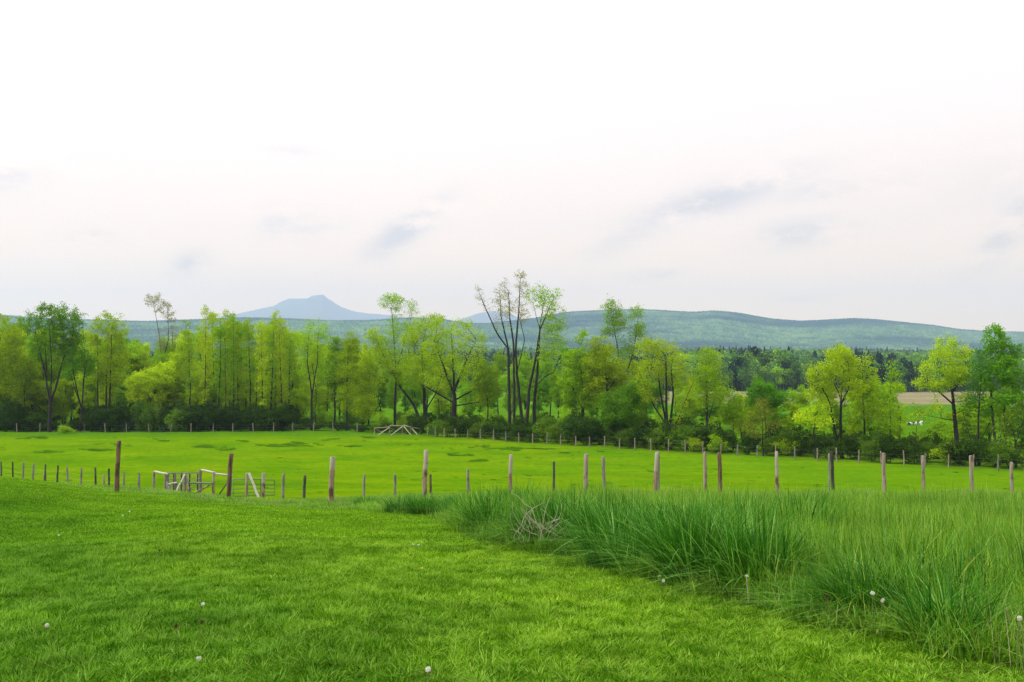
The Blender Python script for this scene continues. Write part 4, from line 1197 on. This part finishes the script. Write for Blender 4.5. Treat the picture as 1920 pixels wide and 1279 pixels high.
for i, (a, b) in enumerate([((703, 803), (728, 801)), ((728, 800), (736, 797.5)), ((736, 798), (756, 798.5)), ((756, 797.5), (789, 804.5))]):
    prt('rail', Wb(*a, -.12), Wb(*b, -.12), .075, 'rail_pale' if i == 3 else 'post_pale', root, b0, 20 + i)
for i, (a, b) in enumerate([((730, 801.5), (708.5, 817)), ((755, 799.5), (733, 816.5)), ((757, 799.5), (771, 816.5)), ((772, 803), (784.5, 818))]):
    prt('brace', Wb(*a, -.28), Wb(*b, -.9), .075, 'rail_pale', root, b0, 30 + i)
for i, (a, b) in enumerate([((732, 802), (752, 815)), ((768, 804), (758, 815)), ((786, 806), (774, 815)), ((706, 806), (726, 815))]):
    prt('rear_brace', Wb(*a, .25), Wb(*b, .6), .05, 'post_grey', root, b0, 40 + i)

# ------------------------------------------------------------------ wooden pen and gate in the pasture
DC = 58.0
def Wc(X, Y, dy=0.): return W(X, Y, DC + dy)
root = empty('wooden_pen', gnd(345, DC)); b0 = np.array(root.location)
tag(root, 'small rickety pen of weathered poles and boards left of the green tube gate', 'animal pen')
def pst(x, yt, dy, rad, mat, seed, foot=None):
    g = gnd(x, DC + dy); t_ = W(x, yt, DC + dy)
    prt('post', g + np.array([0, 0, -.25 if foot is None else foot]), np.array([g[0], g[1], t_[2]]), rad, mat, root, b0, seed, 8)
pst(291, 885, 1.5, .085, 'post_pale', 1); pst(313.5, 888, 0, .09, 'post_grey', 2); pst(318, 888, .3, .07, 'post_pale', 3); pst(331, 887, .8, .06, 'post_grey', 4)
pst(378, 880, 1.2, .10, 'post_grey', 5); pst(402, 884, 0, .085, 'post_tan', 6); pst(349, 886, .2, .085, 'post_grey', 7); pst(465, 887, -.5, .085, 'post_tan', 8); pst(495.5, 887, -.7, .10, 'post_tan', 9)
def rl(a, b, rad, mat, seed, da=0., db=0., name='rail'): prt(name, Wc(a[0], a[1], da), Wc(b[0], b[1], db), rad, mat, root, b0, seed)
rl((290, 884.5), (314, 889), .06, 'rail_pale', 11, 1.4, -.1); rl((314, 887), (376, 886), .03, 'post_grey', 12, .1, 1.1)
rl((316, 898.5), (376, 897.5), .022, 'post_grey', 13, .1, 1.1); rl((314, 908), (332, 905.5), .06, 'rail_pale', 14, -.15, -.1)
rl((356, 905.5), (400, 906), .05, 'post_grey', 15, .1, -.1); rl((378, 881.5), (403, 886), .06, 'rail_pale', 16, 1.05, -.12); rl((403, 888.5), (436, 891.5), .055, 'rail_pale', 17, -.1, -.3)
rl((360, 933), (397, 930.5), .045, 'rail_pale', 18, -.4, -.6)
for i, (a, b, rd, mt, da, db) in enumerate([((347, 889), (325, 933), .055, 'rail_pale', -.2, -.9), ((348, 888), (357, 934), .055, 'post_grey', -.1, -.6), ((362, 926), (394, 908), .055, 'post_tan', -.3, -.1),
                            ((411, 927), (427, 904), .04, 'post_dark', -.4, -.3), ((317, 910), (326, 930), .045, 'post_grey', -.1, -.4), ((467, 887), (485, 933), .075, 'rail_pale', -.7, -1.2), ((331, 906), (337, 930), .05, 'post_grey', 0, -.2)]):
    rl(a, b, rd, mt, 30 + i, da, db, 'brace')
# boards and feeder at the foot of the pen
mb = MB()
for k, x in enumerate([316, 319.5, 323]):
    g = gnd(x, DC - .2); box_between(mb, g - b0 + np.array([0, 0, -.1]), g - b0 + np.array([0, 0, .95 - .22 * k]), .085, .025)
obj('board_panel', mb.mesh('board_panel', M['post_grey']), root)
mb = MB()
for k, x in enumerate([345, 348.5, 352, 355.5, 359]):
    g = gnd(x, DC - .35); box_between(mb, g - b0 + np.array([0, 0, -.1]), g - b0 + np.array([0, 0, .55 + .25 * math.sin(k * 2.2)]), .09, .025)
obj('slat_panel', mb.mesh('slat_panel', M['rust']), root)
mb = MB()
for y in (0.12, .26, .40):
    g = gnd(330, DC - .1) - b0; g2 = gnd(345, DC - .3) - b0; box_between(mb, g + np.array([0, 0, y]), g2 + np.array([0, 0, y]), .02, .09)
obj('kick_board', mb.mesh('kick_board', M['post_grey']), root)
# dark iron panel behind the poles
root = empty('iron_panel', gnd(350, DC + 1.9)); b0 = np.array(root.location)
tag(root, 'thin wire stock panel with black uprights behind the wooden pen', 'stock panel')
for i, x in enumerate([328, 342.5, 358, 373]):
    g = gnd(x, DC + 1.9); t_ = W(x, 888, DC + 1.9); prt('upright', g + np.array([0, 0, .05]), np.array([g[0], g[1], t_[2]]), .045, 'gate_dark', root, b0, i, 6)
for i, y in enumerate([888.5, 893, 898, 904, 910, 916]):
    prt('bar', W(316, y, DC + 1.9), W(375, y - .5, DC + 1.9), .014, 'post_grey', root, b0, 10 + i, 5)
# green tube gate
root = empty('tube_gate', gnd(476, DC + .5)); b0 = np.array(root.location)
tag(root, 'dark green tubular steel farm gate with rounded corners beside the wooden pen', 'gate')
mb = MB()
p1, p2 = Wc(437, 898, .2), Wc(515, 900, 1.0); q1, q2 = Wc(437, 931, .2), Wc(515, 928, 1.0)
def lerp(a, b, t): return a * (1 - t) + b * t
corner = [lerp(p1, p2, .96), lerp(p1, p2, .99) + np.array([0, 0, -.03]), lerp(p2, q2, .06) , lerp(p2, q2, .14)]
pts = [q1, p1, lerp(p1, p2, .5)] + corner + [q2, q1]
tube(mb, np.array(pts) - b0, .026, 8)
obj('frame', mb.mesh('frame', M['gate_green'], True), root)
for i, t in enumerate([.3, .58, .8]):
    prt('bar', lerp(p1, q1, t), lerp(p2, q2, t), .02, 'gate_green', root, b0, i, 7)
for i, t in enumerate([.34, .66]):
    prt('upright', lerp(p1, p2, t), lerp(q1, q2, t), .02, 'gate_green', root, b0, 5 + i, 7)

# ------------------------------------------------------------------ cows beyond the gap
def make_cow(label, X, D, heading, lying, white):
    b = gnd(X, D); root = empty('cow', b, heading)
    tag(root, label, 'cow', 'cows in the field beyond the gap')
    zb = .55 if lying else .95
    me = bpy.data.meshes.new('body')
    vs = [(-.75, 0, zb), (-.25, 0, zb - .02), (.3, 0, zb - .02), (.7, 0, zb + .05), (1.0, 0, zb + (.25 if lying else -.15)), (1.25, 0, zb + (.28 if lying else -.5)), (1.48, 0, zb + (.16 if lying else -.68)),
          (.6, .2, zb - .35), (.6, .22, .0), (.6, -.2, zb - .35), (.6, -.22, .0), (-.65, .2, zb - .25), (-.7, .22, .0), (-.65, -.2, zb - .25), (-.7, -.22, .0), (-.95, 0, zb + .08), (-1.0, 0, zb - .5)]
    if lying:
        vs[8] = (.95, .3, .1); vs[10] = (.95, -.3, .1); vs[12] = (-.2, .4, .1); vs[14] = (-.2, -.4, .1)
    es = [(0, 1), (1, 2), (2, 3), (3, 4), (4, 5), (5, 6), (3, 7), (7, 8), (3, 9), (9, 10), (0, 11), (11, 12), (0, 13), (13, 14), (0, 15), (15, 16)]
    me.from_pydata(vs, es, [])
    rads = [.34, .40, .40, .34, .20, .17, .10, .15, .06, .15, .06, .17, .06, .17, .06, .05, .03]
    o = obj('body', me, root)
    me.materials.append(M['cow_' + ('w' if white else 'b')])
    me.materials.append(M['cow_b' if white else 'cow_w'])
    sk = o.modifiers.new('skin', 'SKIN')
    for d, rr in zip(me.skin_vertices[0].data, rads): d.radius = (rr, rr)
    me.skin_vertices[0].data[1].use_root = True
    s = o.modifiers.new('sub', 'SUBSURF'); s.levels = s.render_levels = 2
    dg = bpy.context.evaluated_depsgraph_get(); dg.update()
    me2 = bpy.data.meshes.new_from_object(o.evaluated_get(dg))
    o.modifiers.clear(); o.data = me2; me2.name = 'body'
    for p in me2.polygons:
        c = p.center; v = math.sin(c.x * 4.3 + 1.2) + math.sin(c.z * 5 + c.y * 6 + c.x * 2)
        p.material_index = 1 if v > .35 else 0; p.use_smooth = True
    hz = zb + (.30 if lying else -.42)
    for sgn in (-1, 1):
        mb = MB(); mb.add([(1.15, sgn * .12, hz + .08), (1.12, sgn * .30, hz + .12), (1.2, sgn * .26, hz), (1.16, sgn * .12, hz + .02)], [[0, 1, 2, 3]])
        obj('ear', mb.mesh('ear', M['cow_b']), root)
    root.scale = (.7, .7, .7)
make_cow('black and white cow grazing behind the spindly sapling, white patches toward us', 1722, 190, 2.2, False, True)
make_cow('mostly black cow lying in the field left of the white-patched cow', 1705, 190, .3, True, False)

# ------------------------------------------------------------------ dandelions and small flowers, dead brush
def dandelion(X, Y, h, label, kind='clock', lean=0.0, start=3.0, size=.015):
    p = hit(X, Y, start)
    root = empty('dandelion', p)
    tag(root, label, 'dandelion', 'dandelions in the grass')
    global rng
    r = np.random.default_rng(int(X * 7 + Y)); rng = r
    mb = MB(); t = np.linspace(0, 1, 6); pts = np.stack([lean * t ** 2, np.zeros(6), h * t], -1)
    tube(mb, pts, .0035, 5)
    obj('stem', mb.mesh('stem', M['stem']), root)
    mb = MB(); c = pts[-1]
    if kind == 'clock':
        d = r.normal(size=(300, 3)); d /= np.linalg.norm(d, axis=1)[:, None]
        leaf_quads(mb, c + d * size * (r.uniform(.45, 1.15, 300))[:, None], .007, r, r.random(300))
        obj('seed_head', mb.mesh('seed_head', M['seed']), root)
    elif kind == 'brown':
        d = r.normal(size=(120, 3)); d /= np.linalg.norm(d, axis=1)[:, None]
        leaf_quads(mb, c + d * size * .6 * np.array([1, 1, 1.3]), .012, r, r.random(120))
        obj('bud', mb.mesh('bud', M['brownhead']), root)
    else:
        a = r.uniform(0, 2 * pi, 160); q = size * np.sqrt(r.random(160))
        leaf_quads(mb, c + np.stack([np.cos(a) * q, np.sin(a) * q, r.uniform(-.004, .006, 160)], -1), .010, r, r.random(160))
        obj('flower', mb.mesh('flower', M['yflower' if kind == 'yellow' else 'seed']), root)
    return root
for X, Y, h, lb, kd, ln, st in [
    (1637, 1195, .34, 'large white dandelion clock standing tall in the unmown grass at right', 'clock', 0, 3),
    (1907, 1262, .36, 'white dandelion clock at the right edge of the unmown grass', 'clock', .02, 3),
    (1651, 1200, .30, 'small half-blown dandelion clock just right of the large one', 'clock', .02, 3),
    (803, 1296, .13, 'white dandelion clock at the bottom edge of the lawn', 'clock', 0, 3),
    (374, 1146, .06, 'white dandelion clock in the lawn above the lower left corner area', 'clock', .03, 3),
    (367, 1249, .05, 'white dandelion clock low in the lawn near the bottom left', 'clock', .02, 3),
    (110, 1010, .06, 'white dandelion clock in the upper left of the lawn', 'clock', 0, 3),
    (239, 968, .10, 'pale dandelion clock on the lawn below the thick brown post', 'clock', .04, 3),
    (230, 976, .10, 'smaller pale dandelion clock beside the one below the brown post', 'clock', .0, 3),
    (774, 1030, .07, 'left one of two white flower heads in the middle of the lawn', 'white', 0, 3),
    (785, 1031, .07, 'right one of two white flower heads in the middle of the lawn', 'white', 0, 3),
    (1244, 1112, .12, 'small white dandelion head at the lawn edge below the dark reeds', 'clock', 0, 3),
    (1237, 1102, .12, 'tiny white flower just left of the head at the lawn edge', 'white', 0, 3),
    (88, 1192, .08, 'pale green closed dandelion head at the left of the lawn', 'clock', 0, 3),
    (330, 1210, .14, 'brown spent dandelion head, left of two, near the bottom left', 'brown', 0, 3),
    (373, 1202, .14, 'brown spent dandelion head, right of two, near the bottom left', 'brown', .02, 3),
    (299, 1050, .12, 'brown spent dandelion head in the upper left of the lawn', 'brown', 0, 3),
    (1155, 970, .5, 'white flower head high in the tall grass beside the reeds', 'white', 0, 3),
    (791, 1072, .04, 'single yellow dandelion flower in the middle of the lawn', 'yellow', 0, 3),
    (1558, 1190, .30, 'faded tan dandelion stalk in the unmown grass', 'brown', -.03, 3)]:
    dandelion(X, Y, h, lb, kd, ln, st)
# bent dead stems
def stalk(label, pts_px, D, rad=.004, head=None):
    b = hit(*pts_px[0]); D = b[1]
    root = empty('dead_stalk', b); tag(root, label, 'dead stalk', 'bent dead stalks by the lawn edge')
    P = np.array([W(X, Y, D) for X, Y in pts_px]) - b
    k = np.linspace(0, len(P) - 1, 16)
    pts = np.stack([np.interp(k, np.arange(len(P)), P[:, j]) for j in range(3)], -1)
    kk = np.ones(3) / 3
    for j in range(3): pts[1:-1, j] = np.convolve(pts[:, j], kk, mode='valid')
    mb = MB(); tube(mb, pts, rad, 5); obj('stem', mb.mesh('stem', M['dead']), root)
    mb = MB(); r = np.random.default_rng(3); d = r.normal(size=(80, 3)); leaf_quads(mb, pts[-1] + d * .006, .012, r, r.random(80))
    obj('seed_head', mb.mesh('seed_head', M['dead']), root)
stalk('arched pale dead dandelion stalk lying at the lawn edge, lower right', [(1741, 1222), (1746, 1211), (1757, 1208), (1768, 1213), (1776, 1222)], 6.5)
stalk('upright leaning dead stalk left of the arched one', [(1712, 1196), (1718, 1172), (1728, 1158), (1733, 1148)], 7)
stalk('straight dead stalk in the unmown grass right of the dark reeds', [(1404, 1136), (1402, 1110), (1400, 1080)], 9)

# tangle of pale dead stems in the reeds
root = empty('dead_brush', hit(990, 1030)); b0 = np.array(root.location)
tag(root, 'tangle of pale bleached dead stems leaning in the tall reeds', 'dead brush')
r = np.random.default_rng(42)
D = b0[1] - .35
for k in range(34):
    big = k < 4
    x0 = r.uniform(965, 1060); y0 = r.uniform(985, 1020)
    if big: x0, y0 = [(1012, 1012), (1020, 1000), (1008, 1015), (1045, 1005)][k]
    ang = r.uniform(-2.6, -.5); L = r.uniform(35, 80) * (1.2 if big else .8)
    px = [(x0 + cos(ang) * L * t + 10 * sin(t * 3 + k) * (.5 if big else 1), y0 + sin(ang) * L * t + 14 * t * (1 - t) * (1 if k % 2 else -1)) for t in np.linspace(0, 1, 9)]
    if k == 0: px = [(1014, 1012), (1008, 1003), (995, 999), (985, 993), (975, 983), (968, 972), (962, 960), (960, 950), (961, 940)]
    if k == 1: px = [(1020, 1010), (1012, 992), (1004, 975), (1000, 962), (996, 952), (984, 945), (975, 935), (970, 930), (962, 925)]
    dd = r.uniform(-.35, .25)
    P = np.array([W(X, Y, D + dd * (j / 8)) for j, (X, Y) in enumerate(px)]) - b0
    mb = MB() if k % 9 == 0 else mb
    tube(mb, P, np.linspace(.0075 if big else .0048, .0025, 9), 4)
    if k % 9 == 8 or k == 33: obj('stems', mb.mesh('stems', M['dead']), root)

# ------------------------------------------------------------------ haze
def haze():
    m, nt, out = newmat('haze')
    v = N(nt, 'ShaderNodeVolumePrincipled')
    v.inputs['Color'].default_value = (.39, .52, .75, 1)
    v.inputs['Density'].default_value = 1.08e-4
    v.inputs['Anisotropy'].default_value = .2
    nt.links.new(v.outputs[0], out.inputs['Volume'])
    x0, x1, y0, y1, z0, z1 = -16500, 16500, -400, 17200, -45, 1350
    V = [(x, y, z) for z in (z0, z1) for y in (y0, y1) for x in (x0, x1)]
    Fc = [[0, 2, 3, 1], [4, 5, 7, 6], [0, 1, 5, 4], [2, 6, 7, 3], [0, 4, 6, 2], [1, 3, 7, 5]]
    mb = MB(); mb.add(V, Fc); o = obj('haze', mb.mesh('haze', m)); tag(o, kind='stuff')
haze()

# ------------------------------------------------------------------ sky and sun
SUN_EL, SUN_AZ = radians(52), radians(-100)       # azimuth from +Y toward +X
world = bpy.data.worlds.new('World'); scene.world = world; world.use_nodes = True
nt = world.node_tree; nt.nodes.clear()
out = nt.nodes.new('ShaderNodeOutputWorld'); bg = nt.nodes.new('ShaderNodeBackground')
sky = nt.nodes.new('ShaderNodeTexSky'); sky.sky_type = 'NISHITA'; sky.sun_disc = False
sky.sun_elevation = SUN_EL; sky.sun_rotation = SUN_AZ; sky.air_density = 1.0; sky.dust_density = 2.5
tc = nt.nodes.new('ShaderNodeTexCoord'); dirv = tc.outputs['Generated']
sep = nt.nodes.new('ShaderNodeSeparateXYZ'); nt.links.new(dirv, sep.inputs[0])
el = sep.outputs[2]
az = math_(nt, 'ARCTAN2', sep.outputs[0], sep.outputs[1])
# thin overcast: colour by height above the horizon
K = 10.0
cl = ramp(nt, maprange(nt, el, -.02, .62), [(0.0, (.200, .112, .020)), (.09, (.180, .112, .030)), (.25, (.133, .101, .070)), (.45, (.116, .103, .094)), (.7, (.150, .150, .150)), (1.0, (.19, .19, .195))])
cl = mix(nt, 1.0, cl, (K, K, K), 'MULTIPLY')
gl = maprange(nt, az, -.6, .6, 1.06, .95)
g3 = nt.nodes.new('ShaderNodeCombineXYZ')
for k in range(3): nt.links.new(gl, g3.inputs[k])
cl = mix(nt, 1.0, cl, g3.outputs[0], 'MULTIPLY')
# wisps of grey-blue cloud
cv = nt.nodes.new('ShaderNodeCombineXYZ'); nt.links.new(az, cv.inputs[0]); nt.links.new(math_(nt, 'MULTIPLY', el, 2.2), cv.inputs[1])
wn = noise(nt, cv.outputs[0], 13.0, 9, .62); wn2 = noise(nt, cv.outputs[0], 2.2, 4, .5)
def spot(X, Y, rx, ry, slant=0.0):
    a0 = math.atan((X - 960) / F); e0 = (HOR - Y) / F
    da = math_(nt, 'SUBTRACT', az, a0); de = math_(nt, 'SUBTRACT', el, e0)
    de = math_(nt, 'SUBTRACT', de, math_(nt, 'MULTIPLY', da, slant))
    q = math_(nt, 'ADD', math_(nt, 'POWER', math_(nt, 'MULTIPLY', da, F / rx), 2.0), math_(nt, 'POWER', math_(nt, 'MULTIPLY', de, F / ry), 2.0))
    return math_(nt, 'EXPONENT', math_(nt, 'MULTIPLY', q, -1.0))
tot = None
for s in [(760, 435, 60, 22, .6, 1.0), (545, 430, 60, 22, 0, .55), (355, 505, 26, 16, .3, .8), (160, 465, 30, 10, 0, .6), (1340, 385, 120, 22, .25, .8), (1500, 450, 70, 18, .1, .7), (1180, 445, 80, 20, .4, .4), (1560, 375, 110, 16, .05, .4),
          (1905, 450, 55, 28, .9, .8), (1230, 520, 50, 8, 0, .6), (5, 370, 30, 20, 0, .6), (540, 300, 40, 8, 0, .3), (1500, 565, 40, 6, 0, .4), (1890, 25, 60, 30, 0, .4), (-500, 400, 300, 40, .1, .6), (2500, 350, 300, 50, .1, .6)]:
    g = math_(nt, 'MULTIPLY', spot(s[0], s[1], s[2] * 1.25, s[3] * 1.35, s[4]), s[5])
    tot = g if tot is None else math_(nt, 'MAXIMUM', tot, g)
wisp = math_(nt, 'MULTIPLY', math_(nt, 'MULTIPLY', tot, maprange(nt, wn, .40, .56)), 1.0, clamp=True)
bandm = math_(nt, 'MULTIPLY', maprange(nt, wn2, .45, .75, 0, .14), maprange(nt, el, .3, .05, 0, 1))
wisp = math_(nt, 'ADD', math_(nt, 'MULTIPLY', wisp, 1.15), bandm, clamp=True)
dk = mix(nt, 1.0, cl, (.58, .64, .74), 'MULTIPLY')
cl = mix(nt, wisp, cl, dk)
fin = mix(nt, .92, sky.outputs[0], cl)
# the overcast hides most of the clear sky
nt.links.new(fin, bg.inputs['Color'])
sc1 = mix(nt, 1.0, sky.outputs[0], (.1, .1, .1), 'MULTIPLY')
fin2 = mix(nt, .93, sc1, cl)
fin3 = mix(nt, 1.0, fin2, (10, 10, 10), 'MULTIPLY')
nt.links.new(fin3, bg.inputs['Color']); bg.inputs['Strength'].default_value = .1
nt.links.new(bg.outputs[0], out.inputs['Surface'])

sl = bpy.data.lights.new('sun', 'SUN'); sl.energy = 3.8; sl.angle = radians(8); sl.color = (1.0, .95, .86)
so = bpy.data.objects.new('sun', sl); COL.objects.link(so); so.location = (-60, 60, 120)
sd = Vector((sin(SUN_AZ) * cos(SUN_EL), cos(SUN_AZ) * cos(SUN_EL), sin(SUN_EL)))
so.rotation_euler = (-sd).to_track_quat('-Z', 'Y').to_euler()

cam = bpy.data.cameras.new('camera'); co = bpy.data.objects.new('camera', cam); COL.objects.link(co)
cam.lens = 35; cam.sensor_width = 36; cam.clip_start = .1; cam.clip_end = 60000
co.location = (0, 0, EYE); co.rotation_euler = (pi / 2 + PITCH, 0, 0)
scene.camera = co
scene.view_settings.view_transform = 'Standard'; scene.view_settings.look = 'None'
scene.view_settings.exposure = 0.35; scene.view_settings.gamma = 1.0
cy = scene.cycles
cy.max_bounces = 6; cy.diffuse_bounces = 4; cy.transmission_bounces = 4; cy.volume_bounces = 1; cy.glossy_bounces = 1; cy.transparent_max_bounces = 4
cy.caustics_reflective = False; cy.caustics_refractive = False
cy.use_denoising = True; cy.denoising_prefilter = 'NONE'
